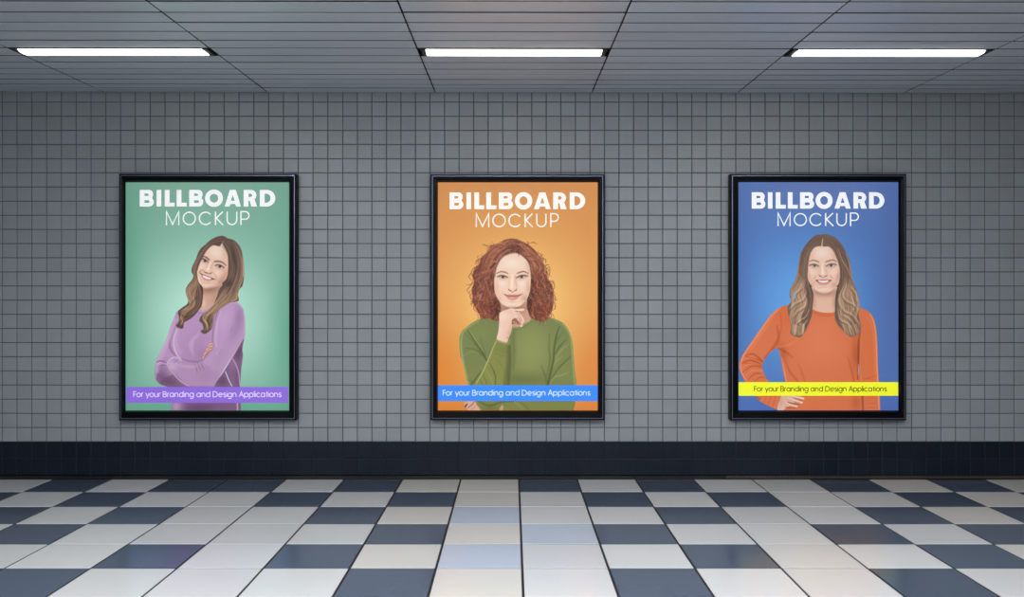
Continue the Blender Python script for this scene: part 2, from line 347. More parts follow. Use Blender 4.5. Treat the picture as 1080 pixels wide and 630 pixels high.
def woman_red(S):
    c = Canvas(482, 248, 611, 433.2, S, bg_orange)
    base = (116, 124, 76)
    E = lambda p: zc(480, 300, 8.29, p)
    G = lambda p: zc(480, 360, 8.29, p)
    body = [(520, 334), (505, 337), (492.1, 345.2), (486, 351.9), (484.6, 360.3), (485.4, 374.8), (487.2, 380), (490.9, 395), (493.3, 405.8), (498, 416), (502, 425), (508, 434), (512, 444), (600, 444), (604.2, 434), (606.7, 424),
            (608, 405.8), (606, 390), (604.9, 374.8), (603.6, 360.3), (600.6, 350.7), (594.6, 341.6), (583.7, 336.2), (565, 331), (545, 334)]
    c.fill(body, base, .5, shape=True)
    bm = c.region(body, .5)
    c.clip = bm
    c.blob(560, 372, 22, 26, 0, (142, 146, 88), .8)
    c.blob(562, 358, 12, 12, 0, (134, 142, 82), .6)
    c.blob(505, 352, 14, 12, 0, (124, 136, 74), .5)
    c.blob(550, 401, 28, 7, 0, (98, 104, 56), .6)
    c.blob(499, 395, 8, 12, 0, (128, 130, 70), .5)
    c.blob(595, 388, 8, 18, 0, (126, 130, 72), .5)
    c.stroke([(487.5, 352), (486.4, 362), (487.4, 376), (492, 398), (495, 408)], (1.4, 2, 1.6), (160, 182, 120), .65, 1.1)
    c.stroke([(505, 338.4), (493, 346), (487.5, 352)], (1, 1.4, 1), (158, 174, 108), .6, .8)
    c.stroke([(594, 342.6), (600, 351), (602.6, 361), (603.8, 376), (605, 392), (606.6, 408)], (1.2, 1.6, 1.4), (158, 178, 116), .6, 1)
    c.stroke([(584, 337.6), (594, 342.8)], (1, 1.2), (146, 160, 96), .6, .8, smooth=False)
    # left arm folds
    c.stroke(E([(110, 400), (160, 480), (215, 560), (255, 625)]) + G([(285, 185)]), (.8, 1.6, 1.8, 1), (72, 82, 42), .75, .7)
    c.stroke(E([(100, 440), (150, 495), (200, 560), (225, 620)]), (.5, 1.2, .8), (84, 96, 50), .5, .9)
    c.stroke(E([(125, 400), (180, 490), (240, 580)]), (.5, 1.2, .6), (158, 166, 98), .45, .9)
    c.stroke(G([(90, 60), (160, 70), (230, 110), (275, 170)]), (.6, 1.4, 1), (80, 88, 46), .55, .8)
    c.stroke(G([(70, 130), (150, 90), (210, 110)]), (.4, 1.6, .6), (150, 158, 94), .35, 1)
    c.stroke(E([(220, 460), (250, 560), (265, 620)]), (.5, 1, .6), (86, 96, 50), .45, .9)
    c.stroke(G([(100, 330), (160, 360), (200, 385)]), (.5, 1.4, .8), (92, 96, 50), .4, 1)
    # forearm
    fore = [(524, 358.6), (536.9, 362.7), (537.3, 375), (536, 390), (535, 408), (532, 425), (500, 425), (496, 414), (501.7, 404.6), (509, 391.4), (515, 378.1), (520.5, 365)]
    c.fill(fore, (128, 132, 70), .45, 1, n=4)
    fm = c.region(fore, .45)*bm
    c.clip = fm
    c.blob(529, 372, 5, 9, 12, (124, 128, 70), .6)
    c.stroke([(536, 364), (536, 380), (534.6, 396), (533, 410)], (3, 5, 6), (92, 98, 50), .6, 1.8)
    for k in range(9):
        y = 361+k*1.25
        c.stroke([(523.4-k*.35, y-1.2), (529, y+.6), (536, y+2.2)], .45, (96, 106, 56), .45, .4)
    c.stroke([(520.5, 372.5), (527, 374.5), (536.5, 376.5)], .5, (92, 100, 52), .5, .5)
    c.stroke([(523.6, 360), (520, 367), (515.4, 378.4), (509.4, 391.6), (502, 405)], (1, 1.5, 1.5, 1.2), (176, 178, 110), .85, .5)
    c.stroke([(516.2, 383), (520, 390), (522.6, 398), (522.4, 406)], (.5, 1.5, 1), (76, 84, 42), .65, .7)
    c.stroke([(512, 390), (517, 398), (520, 406)], (.4, 1.1, .7), (160, 162, 96), .5, .7)
    c.stroke([(509, 395), (512, 401), (514, 407)], (.4, 1.1, .7), (88, 94, 48), .55, .6)
    c.stroke([(505.5, 400), (508, 404), (509, 408)], (.4, 1, .7), (88, 94, 48), .5, .6)
    c.stroke([(521, 377), (528, 384), (531, 392)], (.4, 1.2, .5), (98, 104, 54), .35, .8)
    c.clip = bm
    c.stroke([(507, 392), (502, 399), (496.5, 406)], (.6, 1.5, 1), (76, 82, 42), .7, .7)
    c.stroke([(537.6, 364), (538, 378), (537, 392), (536, 408)], (2, 3, 3.4, 2), (84, 86, 50), .7, 1.3)
    c.stroke([(542, 346), (541, 356), (542, 372), (541, 390)], (3, 5, 4, 2), (98, 104, 56), .5, 2.2)
    # right side folds
    c.stroke([(589.8, 344.6), (586.4, 356), (584.4, 368), (583.6, 380), (580.5, 394), (577.8, 407)], (.8, 1.6, 1.8, 2.2, 2.4), (72, 80, 42), .75, .9)
    c.stroke([(579.4, 352), (579, 366), (580, 380), (577, 396)], (.8, 1.8, 2.2, 1.4), (94, 100, 52), .55, 1)
    c.stroke([(585.4, 373.6), (590, 366), (596.5, 359)], (1.2, 1.6, .5), (76, 84, 44), .7, .7)
    c.stroke([(586.5, 378), (592.5, 369), (600, 363)], (1, 1.4, .5), (156, 162, 98), .5, .8)
    c.stroke([(584.6, 366), (588.6, 357), (594, 350)], (.8, 1.2, .4), (84, 94, 50), .5, .7)
    c.stroke([(582, 399.8), (588, 390), (596, 381.6), (602, 376)], (1, 1.8, .9), (82, 88, 46), .6, .9)
    c.stroke([(579.6, 406), (585, 398), (592, 396), (601, 392)], (.8, 1.8, .6), (162, 164, 98), .45, 1)
    c.stroke([(583.5, 387), (588, 380), (594, 376)], (.6, 1.8, .6), (154, 160, 96), .45, 1)
    c.stroke([(571, 386), (575, 396), (577, 406)], (.6, 2.2, 2.5), (84, 88, 46), .45, 1.3)
    # below the ribbon
    c.fill([(500, 420), (610, 420), (610, 436), (500, 436)], (122, 124, 66), .8, .8, smooth=False)
    c.stroke([(504, 423), (516, 428), (530, 424), (545, 423)], (1, 2.5, 2, 1), (80, 84, 44), .65, 1)
    c.stroke([(549, 425), (556, 430), (558, 434)], (.6, 1.2, .8), (86, 92, 48), .55, .6)
    c.stroke([(543, 424), (552, 432)], (1.5, 1), (154, 156, 90), .5, .9, smooth=False)
    c.fill([(527, 431), (529.5, 427.5), (531, 430), (528.5, 435)], (206, 160, 138), .5, .8)
    c.blob(517, 431, 9, 3, 0, (100, 96, 54), .5)
    c.clip = None
    # tucked hand at bottom left
    hand2 = [(491, 424), (489.8, 427), (490.2, 429.8), (493, 430.8), (495, 433.8), (507, 434), (503, 428), (500.5, 423.5)]
    c.fill(hand2, (206, 160, 140), .4, shape=True)
    c.stroke([(490.4, 429.4), (492.4, 426.6)], (1.8, 1.6), (92, 48, 46), .9, .5, smooth=False)
    c.stroke([(494, 430), (498, 427), (500, 424)], (.8, .9, .6), (120, 74, 64), .8, .4)
    c.stroke([(497, 432.4), (501, 429.4)], (.6, .6), (150, 100, 88), .6, .4, smooth=False)
    # neck
    neck = [(527, 316), (527.6, 322), (527, 332), (533, 342), (545, 345), (551.2, 342.4), (559.8, 337), (555.6, 328), (555, 316)]
    c.fill(neck, (196, 150, 128), .4, shape=True)
    c.clip = c.region(neck, .4)
    c.blob(541, 325, 14, 4.5, 0, (128, 84, 70), .8)
    c.blob(555, 333, 3, 6, -15, (168, 122, 102), .5)
    c.blob(552, 337, 3, 3, 0, (216, 172, 150), .6)
    c.clip = None
    c.stroke([(560.2, 337), (555, 341), (548, 344.6), (540, 346)], (1.7, 1.7, 1.7), (134, 144, 82), 1, .4)
    c.stroke([(561.4, 339), (556, 343), (548, 347), (540, 348)], (.4, .6, .4), (94, 104, 54), .6, .5)
    # hair mass
    hair = [(542.5, 251.9), (532.9, 253), (525.5, 256.7), (518, 259.4), (513.8, 266), (507, 272.6), (505.2, 279), (500, 285), (498.4, 291), (500, 298), (497.6, 305), (498.1, 312), (499.3, 320.5), (502.9, 327.7), (508.6, 335.6),
            (514, 335), (519.8, 337.4), (526, 338.5), (528, 330), (527.5, 320), (523, 312), (521.4, 303), (521.4, 292), (523.1, 281.7), (527.6, 272.7), (535, 269.6), (542.5, 267.5), (551, 270.6), (557.4, 276.9), (559.8, 286),
            (560, 296), (558.8, 308), (556, 317), (556, 326), (560, 335), (566, 338), (572.5, 338.6), (579.5, 332.8), (583, 325), (584, 313.3), (583.4, 305), (581.5, 299), (577.5, 293.5), (577.6, 287.6), (574, 281), (572.4, 275.5), (567, 267.4), (559.5, 259.9), (551, 255)]
    face = [(534, 268), (527, 272), (522.6, 281.7), (521.4, 287.8), (520.8, 296.1), (521.3, 305.3), (523.1, 311.9), (527.2, 318.5), (533, 323), (540.3, 324.9), (547.5, 323.3), (551, 320.6), (555.9, 315.5), (559, 306.8), (559.8, 296.1), (560, 285), (558, 276.5), (551, 269), (542.5, 266)]
    c.fill([(520, 270), (541, 260), (562, 270), (566, 300), (562, 330), (553, 324), (541, 328), (528, 324), (522, 334), (516, 300)], (84, 52, 46), .5, shape=True)
    c.fill(neck, (196, 150, 128), .4)
    c.blob(541, 325, 14, 4.5, 0, (128, 84, 70), .6)
    c.fill(hair, (112, 66, 52), .6, shape=True)
    c.fill(face, (232, 198, 174), .35, shape=True)
    fmk = c.region(face, .35)
    c.clip = fmk
    c.blob(540, 278, 11, 6, 0, (243, 220, 204), .8)
    c.blob(557.5, 280, 3, 8, 0, (206, 166, 140), .6)
    c.blob(529, 299, 4.5, 4.5, 0, (243, 216, 202), .75)
    c.blob(551, 300, 4.5, 4.5, 0, (242, 212, 198), .75)
    c.blob(524, 304, 2.4, 8, 0, (226, 170, 142), .65)
    c.blob(557, 304, 2.6, 8, 0, (214, 158, 132), .7)
    c.blob(526, 315, 4, 4, 40, (212, 168, 140), .5)
    c.blob(553.5, 315, 4, 4.5, -40, (196, 150, 126), .7)
    c.blob(540.5, 320.6, 6, 2.2, 0, (238, 208, 186), .6)
    c.blob(540.5, 325.3, 9, 1.6, 0, (166, 116, 94), .7)
    c.stroke([(540.6, 290), (540.2, 296), (540, 303)], (1.4, 1.8, 2.6), (250, 228, 212), .7, .8)
    c.stroke([(537, 291), (536.6, 296), (536.6, 301)], (.8, 1.2, .8), (214, 172, 146), .5, .7)
    c.stroke([(543.6, 291), (544, 297), (544.8, 302.6)], (1, 1.5, 1.2), (206, 160, 134), .65, .7)
    c.stroke([(536.2, 304.4), (536.7, 306.2), (538.6, 306.9), (540.5, 308.2), (542.6, 307), (544.6, 306.1), (545, 304.2)], (.5, .9, .7, 1, .7, .9, .5), (160, 104, 86), .75, .5)
    c.stroke([(536.8, 306), (538.2, 306.6)], .9, (98, 54, 48), .8, .35, smooth=False)
    c.stroke([(543, 306.6), (544.4, 305.9)], .9, (98, 54, 48), .8, .35, smooth=False)
    c.stroke([(540.4, 308.6), (540.5, 310)], 1.2, (206, 162, 140), .5, .5, smooth=False)
    lips = [(531.6, 310.3), (535, 310.9), (538.4, 310.5), (540.4, 311.1), (542.6, 310.4), (546, 310.8), (550.4, 310.2), (547.6, 313.4), (544.4, 316), (540.5, 317), (536.6, 316), (533.8, 313.4)]
    c.fill(lips, (204, 134, 124), .45, .9)
    c.stroke([(531.6, 310.4), (535, 312), (538.5, 312.6), (540.5, 312.3), (542.6, 312.6), (546.5, 312), (550.3, 310.3)], (.6, .8, .9, .7), (122, 62, 58), .8, .35)
    c.blob(539.5, 314.5, 3, .9, 0, (236, 164, 156), .8)
    c.stroke([(536, 318), (540.5, 318.9), (545, 318)], (.4, 1, .4), (190, 142, 120), .5, .5)
    c.stroke([(530.4, 307.6), (529.6, 310), (530.6, 311.6)], (.4, .8, .4), (206, 156, 130), .5, .5)
    c.stroke([(551, 307.6), (552, 310), (551, 311.8)], (.4, .8, .4), (196, 146, 122), .5, .5)
    eye(c, (525.0, 292.2), (535.0, 293.0), (530.4, 292.2), 1.4, ic=(92, 70, 58), size=1.2, white=(196, 180, 170))
    eye(c, (545.0, 293.2), (555.9, 291.8), (550.2, 292.0), 1.4, ic=(92, 70, 58), size=1.2, white=(196, 180, 170))
    c.stroke([(524.0, 288.6), (527.7, 286.8), (532.3, 287.2), (535.8, 288.7)], (.7, 1.2, 1.4, .7), (122, 84, 70), .8, .55)
    c.stroke([(544.9, 288.7), (548.1, 287.4), (552.7, 286.6), (556.9, 288.5)], (.7, 1.4, 1.3, .7), (118, 82, 68), .8, .55)
    c.clip = None
    # curls
    hm = c.region(hair, .6)
    c.clip = hm
    for x, y, rx, ry in ((521, 276, 4, 9), (520.5, 296, 3, 12), (524, 326, 4, 9), (560.5, 300, 3, 12), (558.5, 322, 3.5, 10), (545, 262, 10, 3), (561, 282, 3, 8), (530, 265, 7, 3)):
        c.blob(x, y, rx, ry, 0, (62, 38, 38), .7)
    c.clip = None
    R = c.r
    def curl(x, y, L, amp, col, w, a, ang=90, flip=1, turns=1.5, shape=False):
        n = 9; pts = []
        ca, sa = math.cos(math.radians(ang)), math.sin(math.radians(ang))
        for i in range(n):
            u = i/(n-1); v = amp*math.sin(u*turns*6.283+(0 if flip > 0 else 3.14))
            pts.append((x+ca*u*L-sa*v, y+sa*u*L+ca*v))
        c.stroke(pts, (w*.5, w, w*.5), col, a, .35, smooth=True, n=3, shape=shape)
    def flow(x, y):
        if y < 268:
            return 90-(x-541)*3.2
        return 90-(x-541)*.55
    cand = []
    hairC = [p for p in zip(c.X[::4, ::4].ravel(), c.Y[::4, ::4].ravel(), hm[::4, ::4].ravel()) if p[2] > .6]
    for k in range(620):
        x, y, _ = hairC[R.randrange(len(hairC))]
        near = R.random()
        pal = H2 if near < .72 else H2L
        col = pal[R.randrange(len(pal))]
        f = .86 if (530 < x < 552 and y < 266) else 1
        if y > 318: col = [min(255, v*1.02) for v in (col[0]*1.05, col[1]*.92, col[2]*.82)]
        c.clip = np.minimum(1, hm) if R.random() < .93 else None
        curl(x+R.gauss(0, 1), y-2, R.uniform(5, 11), R.uniform(.5, 1.7), [v*f for v in col], R.uniform(.5, 1.2), R.uniform(.35, .8), flow(x, y)+R.gauss(0, 22), R.choice((1, -1)), R.uniform(.5, 1.3))
    # crown and fringe swept to both sides
    c.clip = np.minimum(1, hm)
    for n_, pal_, a_ in ((120, H2, .6), (45, H2L, .5)):
        c.hair([(547, 254), (533, 254.5), (520, 260), (511, 271), (505, 284), (502, 296)], [(543, 263), (536, 265), (529.5, 270), (525, 278), (522, 289), (521, 300)], n_, pal_, (.3, 1.1, .3), a_, .8, 1.6, .5, part=(.25, .5), soft=.4)
        c.hair([(543, 254), (553, 257), (564, 266), (572, 278), (576, 292)], [(544, 262), (550, 267), (556, 273), (560.5, 284), (561.5, 298)], n_, pal_, (.3, 1.1, .3), a_, .8, 1.6, .5, part=(.25, .5), soft=.4)
    c.clip = None
    c.stroke([(544.5, 265.5), (537, 267.6), (530.6, 270.4), (526, 276), (523, 283), (521.8, 292)], (.6, 1.6, 1.8, 1), (84, 50, 44), .65, .8)
    c.stroke([(543, 265.5), (549.6, 268.6), (556, 274), (559.4, 281), (560.4, 292)], (.6, 1.5, 1.8, 1.2), (84, 52, 46), .65, .8)
    c.stroke([(529, 266), (534.5, 261.4), (541, 260), (546, 262.6), (549.5, 267)], (.6, 1.8, 2, .8), (70, 46, 46), .5, .9)
    c.stroke([(528, 259), (537, 255.6), (545, 257)], (.5, 1.3, .6), (158, 108, 88), .5, .7)
    c.stroke([(552, 258), (560, 264), (566, 273)], (.5, 1.5, .7), (154, 98, 76), .5, .8)
    c.clip = np.minimum(1, hm)
    for k in range(130):
        t_ = R.uniform(-1, 1); x = 541+t_*26; y = 256+abs(t_)**1.7*30+R.uniform(-3, 12)
        if 528 < x < 555 and y > 264: continue
        pal = H2 if R.random() < .6 else H2L
        curl(x, y-2, R.uniform(5, 9), R.uniform(.7, 1.8), pal[R.randrange(len(pal))], R.uniform(.6, 1.2), R.uniform(.35, .7), (180-t_*0-abs(t_)*60 if t_ < 0 else abs(t_)*60)+R.gauss(0, 14), R.choice((1, -1)), R.uniform(.5, 1))
    c.clip = None
    # loose curls on the outline
    for p in ([(505.5, 279), (500, 283), (497, 288), (499, 293), (497.6, 299)], [(501, 296), (495, 303), (492.6, 306), (494.4, 309.5)], [(498.6, 308), (495.8, 313), (498.4, 318), (497.4, 323)],
              [(500, 320), (499.8, 326), (503.6, 330)], [(507, 272), (504.4, 275), (505.6, 279.5)], [(514, 262), (518, 259), (522, 259.6)], [(574.5, 282), (579.6, 286), (579, 291), (576, 295)],
              [(577, 296), (583.4, 298), (585, 303), (582.4, 306)], [(583, 309), (586, 315), (583.6, 320)], [(584, 318), (585.6, 325), (581, 328)], [(580.5, 329), (581.6, 333.6), (578.4, 336)],
              [(567, 266), (571, 270), (573.6, 276)], [(508, 330), (506.4, 335), (510, 337.4)], [(571, 336), (576, 338), (580, 334)], [(497, 288), (494.6, 292), (497.4, 296)]):
        c.stroke(p, (.6, .9, .35), (134, 80, 56), .85, .35, shape=True)
    edge = crom(hair, True, 3)
    for k in range(110):
        x, y = edge[R.randrange(len(edge))]
        if y < 258 or (518 < x < 563 and y > 262): continue
        d = 1 if x > 541 else -1
        c.clip = None
        am = R.uniform(.8, 2.0)
        x += R.uniform(-2.2, 1.2)*d*-1 if R.random() < .3 else R.uniform(-1.5, 1.4)*d
        pal = H2+H2L[:2]
        curl(x, y-3, R.uniform(4, 8), am, pal[R.randrange(len(pal))], R.uniform(.5, 1.0), R.uniform(.5, .85), 90-(x-541)*.5+R.gauss(0, 25), R.choice((1, -1)), R.uniform(.5, 1.0), shape=True)
    # hand under the chin
    hand = [(526.5, 331.7), (528, 329.4), (532, 327.6), (535.6, 326.3), (538.8, 325.2), (544.4, 326), (551.5, 325.6), (553.4, 326.9), (551.5, 328.2), (547, 328.7), (549.9, 332.5), (552.5, 337), (553.1, 339.4), (551.4, 341.4),
            (551, 344.6), (548.9, 344.8), (546.7, 342.2), (541, 342.2), (540, 344.6), (539.6, 349.1), (536.6, 356.4), (534.4, 361.8), (529, 361), (523.7, 358.3), (525.3, 350.7), (526.4, 340)]
    c.fill(hand, (228, 190, 168), .35, shape=True, n=4)
    c.clip = c.region(hand, .35)
    c.blob(531, 334, 5, 5, 0, (240, 210, 192), .7)
    c.blob(528, 350, 2.4, 9, 10, (238, 208, 190), .6)
    c.blob(538, 351, 3, 8, 15, (206, 158, 136), .7)
    c.blob(533, 343, 3, 4, 0, (232, 190, 172), .5)
    c.fill([(540, 338.2), (543, 336.4), (546.4, 338.4), (548.6, 342), (547, 343), (540.4, 343)], (142, 92, 78), .45, .95)
    c.stroke([(541.6, 339.6), (544.4, 341)], 1.7, (196, 146, 126), .8, .5, smooth=False)
    c.stroke([(540.2, 338.4), (542.6, 336.2), (545.4, 336.8)], (.5, .8, .5), (112, 66, 56), .8, .4)
    c.stroke([(545.2, 330), (548.4, 333.6), (550.4, 338.6)], (.4, .8, .8), (162, 108, 90), .75, .4)
    c.stroke([(546.2, 334.6), (548.6, 338.8), (549.4, 343)], (.5, .9, .6), (150, 98, 82), .7, .4)
    c.stroke([(543.6, 328.2), (547.4, 328.8)], .8, (150, 98, 80), .8, .4, smooth=False)
    c.stroke([(540, 326.6), (545.5, 327), (551.6, 326.6)], (.5, 1.1, 1), (246, 218, 200), .7, .4)
    c.stroke([(547, 331), (550, 335), (551.6, 338.6)], (.4, .8, .6), (246, 216, 198), .6, .4)
    c.stroke([(533, 327.8), (538, 329.6), (542, 333.6)], (.4, .7, .4), (206, 160, 138), .4, .6)
    c.blob(535.4, 356.6, 1.2, .7, 20, (180, 124, 110), .7)
    c.stroke([(524, 358), (529, 360.6), (534.4, 361.6)], (.6, 1, .6), (150, 104, 86), .5, .5)
    c.clip = None
    c.stroke([(523.2, 359.2), (529, 361.8), (536.8, 363.4)], (1.4, 1.5, 1.2), (134, 142, 76), 1, .4)
    return c

H3 = [(112, 88, 74), (134, 106, 88), (92, 72, 64), (154, 124, 102), (122, 98, 84), (80, 62, 56)]
H3L = [(196, 164, 134), (212, 182, 152), (172, 138, 110), (142, 110, 86), (118, 90, 70), (184, 150, 122)]

def woman_orange(S):
    c = Canvas(779.4, 244, 931, 433.2, S, bg_blue)
    base = (206, 112, 74)
    J = lambda p: zc(775, 295, 6.75, p)
    K = lambda p: zc(775, 350, 6.75, p)
    body = [(856.5, 324), (840, 319), (832, 321.7), (822.4, 324.6), (812, 333.5), (797.2, 354.3), (783.9, 373.5), (780, 382.4), (780, 390), (783.9, 398.9), (789, 408), (797.2, 419.6), (807.6, 427), (821, 433), (832, 438), (850, 446), (910, 446), (928.5, 446), (928.5, 436), (928.3, 425), (926.9, 401.9), (926.1, 386.9), (925.4, 361.7), (923.1, 340.9), (917.2, 329.8), (906.9, 324.6), (895, 320), (881, 326)]
    hole = [(820.2, 367.4), (812, 372.4), (804.4, 383.3), (805.2, 393), (810.6, 402.6), (816, 411), (824, 414), (829, 408), (828.3, 402.6), (826.1, 393), (823.1, 376.7)]
    bm = c.region(body, .45)*(1-c.region(hole, .45))
    c.clip = bm
    c.put((slice(0, c.H), slice(0, c.W)), np.ones_like(c.a), base, True)
    c.blob(866, 365, 26, 22, 0, (218, 124, 86), .7)
    c.blob(832, 334, 14, 12, 0, (208, 100, 54), .6)
    c.blob(868, 345, 18, 10, 0, (216, 124, 84), .6)
    c.blob(868, 425, 30, 16, 0, (212, 112, 64), .4)
    c.blob(826, 372, 4, 10, -10, (160, 74, 38), .5)
    c.blob(903, 374, 5, 18, 0, (170, 78, 44), .6)
    c.blob(903, 345, 6, 12, 0, (190, 90, 50), .5)
    c.blob(918, 380, 6, 40, 0, (208, 102, 56), .5)
    # left arm (viewer's left)
    c.stroke(J([(300, 220), (200, 360), (110, 500)]), (2, 5, 3), (224, 122, 74), .6, 2)
    c.stroke([(823, 325), (812.5, 334.4), (798, 355), (785, 374), (781.4, 384), (781.6, 391), (786, 400)], (.7, 1.1, 1, .8), (236, 160, 120), .7, .7)
    c.stroke(J([(300, 330), (310, 420), (270, 490), (215, 560)]), (1, 2.4, 3, 2), (164, 74, 38), .6, 1.5)
    for p, a in (([(75, 545), (120, 560), (170, 575), (205, 590)], .7), ([(50, 590), (110, 600), (170, 610), (205, 620)], .5)):
        c.stroke(J(p), (.5, 1.4, 1.6, .8), (158, 70, 34), a, .7)
    for p, a in (([(85, 165), (130, 160), (180, 195), (200, 215)], .7), ([(50, 225), (100, 205), (150, 215), (195, 235)], .7), ([(55, 290), (110, 250), (160, 245), (198, 262)], .6), ([(95, 345), (140, 300), (200, 300)], .5), ([(140, 355), (180, 325), (222, 330)], .45)):
        c.stroke(K(p), (.5, 1.3, 1.5, .7), (156, 68, 34), a, .7)
    for p in ([(60, 200), (110, 185), (170, 210)], [(50, 260), (100, 230), (170, 240)], [(80, 310), (130, 275), (190, 280)]):
        c.stroke(K(p), (.5, 1.3, .7), (232, 132, 84), .55, .7)
    c.stroke(K([(305, 125), (255, 152), (205, 222)]), (.6, 1, .7), (238, 160, 118), .6, .6)
    c.stroke([(823, 330), (824, 345), (821, 358), (820.6, 366)], (.5, 1.6, 1), (176, 82, 42), .5, 1)
    c.stroke([(821, 367.6), (828, 371), (836, 377)], (1.6, 1.8, .5), (158, 70, 38), .65, 1)
    c.stroke([(821, 366), (832, 364), (842, 358)], (1, 2, .6), (228, 128, 82), .5, 1.2)
    c.stroke([(828, 380), (833, 392), (842, 403)], (.6, 2, 1.6), (168, 76, 42), .55, 1.3)
    c.stroke([(842, 384), (846, 394), (849, 404)], (.6, 1.6, 1.4), (176, 82, 44), .45, 1.2)
    c.stroke([(824.6, 378), (827.4, 392), (829.4, 404)], (.7, 1, .8), (236, 156, 112), .6, .6)
    # right arm
    c.stroke([(907, 350), (905.6, 362), (905.4, 376), (905, 388), (904.6, 400)], (.8, 1.8, 2.2, 1.6, 1), (132, 56, 32), .7, .8)
    c.stroke([(908.5, 352), (908, 368), (907.4, 384), (908.8, 404)], (.6, 1.2, .8), (232, 134, 88), .45, .9)
    c.stroke([(894, 376), (898, 390), (901, 404)], (.7, 2, 1.8), (170, 78, 44), .5, 1.2)
    c.stroke([(905, 384), (905.6, 390), (905, 396)], (.5, 1.1, .5), (170, 182, 214), .75, .4)
    c.stroke([(915, 334), (920, 345), (922, 362), (923, 390), (924, 404)], (.8, 1.8, 1.8, 1.4), (224, 124, 76), .5, 1.2)
    c.stroke([(917.5, 331.4), (922.2, 342), (924.2, 362), (924.9, 387), (925.8, 402), (927.2, 432)], (.7, 1, .9), (238, 172, 134), .7, .6)
    c.stroke([(910, 400), (917, 399), (924, 396)], (.5, 1.2, .5), (166, 76, 42), .4, .8)
    c.stroke([(909, 404), (909.6, 418), (910.2, 434)], (1.2, 1.8, 1.4), (132, 56, 34), .7, .8)
    c.blob(903, 425, 5, 10, 0, (176, 82, 48), .5)
    for yy in (420, 425.5, 430):
        c.stroke([(913, yy+1), (919, yy), (925, yy+1)], (.4, .9, .4), (180, 82, 46), .4, .6)
    # lower left forearm below ribbon
    for q in ([(803, 419), (801, 424)], [(808, 418), (805.5, 426)], [(813, 418), (810, 428)], [(818, 418), (815, 430)]):
        c.stroke(q, .6, (164, 72, 38), .5, .5, smooth=False)
    c.stroke([(797, 418), (801, 421)], 1.5, (120, 52, 32), .6, .7, smooth=False)
    c.clip = None
    # hand on hip
    Z = lambda p: zc(805, 410, 18, p)
    palm = Z([(275, 420), (278, 310), (320, 210), (350, 130), (440, 120), (560, 150), (620, 200), (560, 300), (460, 350), (400, 395), (370, 425)])
    c.fill(palm, (216, 172, 152), .35, shape=True)
    for p, w in ((Z([(540, 150), (660, 170), (765, 192)]), 3.0), (Z([(440, 180), (600, 225), (735, 268)]), 3.2), (Z([(420, 270), (520, 315), (640, 338)]), 2.9)):
        c.stroke(p, (w, w, w*.75), (206, 156, 136), 1, .4, shape=True)
        c.stroke([(x, y-.3) for x, y in p], (w*.35, w*.5, w*.4), (238, 202, 184), .8, .5)
        c.stroke([p[-1], (p[-1][0]-1.2, p[-1][1]-.1)], w*.45, (244, 204, 194), .8, .4, smooth=False)
    c.stroke(Z([(570, 175), (660, 210), (740, 238)]), (.5, .8, .4), (122, 62, 50), .85, .35)
    c.stroke(Z([(455, 250), (540, 280), (680, 305)]), (.5, 1.3, .6), (128, 62, 46), .85, .4)
    c.stroke(Z([(420, 350), (500, 365), (610, 375)]), (.5, 1.2, .5), (150, 66, 44), .8, .5)
    c.blob(823.5, 425, 2, 6, 10, (188, 148, 130), .5)
    # neck
    neck = [(857, 302), (857.4, 315), (856.5, 325.2), (862.4, 328.5), (871.3, 330), (881, 328.4), (882, 315), (882, 302)]
    c.fill(neck, (220, 178, 154), .4, shape=True)
    c.clip = c.region(neck, .4)
    c.blob(869, 308.5, 14, 4.5, 0, (160, 112, 96), .8)
    c.blob(858.5, 318, 2.5, 9, 0, (190, 144, 126), .6)
    c.blob(881, 318, 3, 9, 0, (176, 130, 112), .7)
    c.blob(869, 322, 6, 6, 0, (224, 186, 166), .6)
    c.stroke([(866, 316), (867.6, 322), (870, 327)], (.4, 1, .4), (188, 144, 124), .4, .7)
    c.clip = None
    c.stroke([(855.4, 325.6), (862, 329.4), (871.3, 331), (881.6, 329.4)], (1.6, 1.8, 1.6), (208, 102, 56), 1, .4)
    c.stroke([(855, 328), (862, 332), (871.3, 333.4), (882, 331.6)], (.4, .7, .4), (166, 76, 40), .6, .5)
    # hair mass
    left = [(868.1, 247.6), (859.8, 248.6), (854.3, 253.2), (848.7, 259.7), (844.1, 268.9), (841.8, 280), (839.9, 291.1), (836.2, 300.4), (833.4, 306), (832.9, 312.8), (834.6, 317.4), (830.8, 324.6), (832, 333.5), (834.5, 343.9),
            (833.7, 351.6), (838.7, 354.8), (844.6, 355.5), (849.1, 349.8), (852, 343.9), (856, 333), (857, 324.6), (857.8, 309.8), (853.5, 299), (851.6, 290), (852.6, 276), (855, 266), (860, 260.5), (867, 259), (868.6, 252)]
    right = [(867.6, 247.8), (874.6, 248.1), (881.1, 250.9), (887.6, 257.8), (892.2, 266.1), (896.4, 276.3), (897.8, 285.6), (899.6, 297), (902.8, 305), (905.6, 314.3), (906.3, 324.6), (905.2, 332), (907.8, 343.9), (907, 351.4), (903, 353.6), (898, 355.7),
             (892, 351.3), (886.1, 345.4), (881.2, 338), (880.6, 324.6), (881.6, 309.8), (884, 301), (886, 292), (885.4, 281), (882.4, 272), (879, 264.5), (874, 260), (867.4, 259.4)]
    face = [(867, 257), (858.9, 260), (854.6, 266), (852.6, 275), (851.6, 285), (851.4, 292.2), (853.5, 297.8), (857.9, 303.9), (863.4, 308), (869.2, 310), (874.7, 308.2), (880.8, 303.6), (885.2, 298.3), (886.3, 292.2), (886.1, 284), (884, 275), (881, 266.5), (876, 260)]
    c.fill(left, (112, 90, 76), .4, shape=True)
    c.fill(right, (112, 90, 76), .4, shape=True)
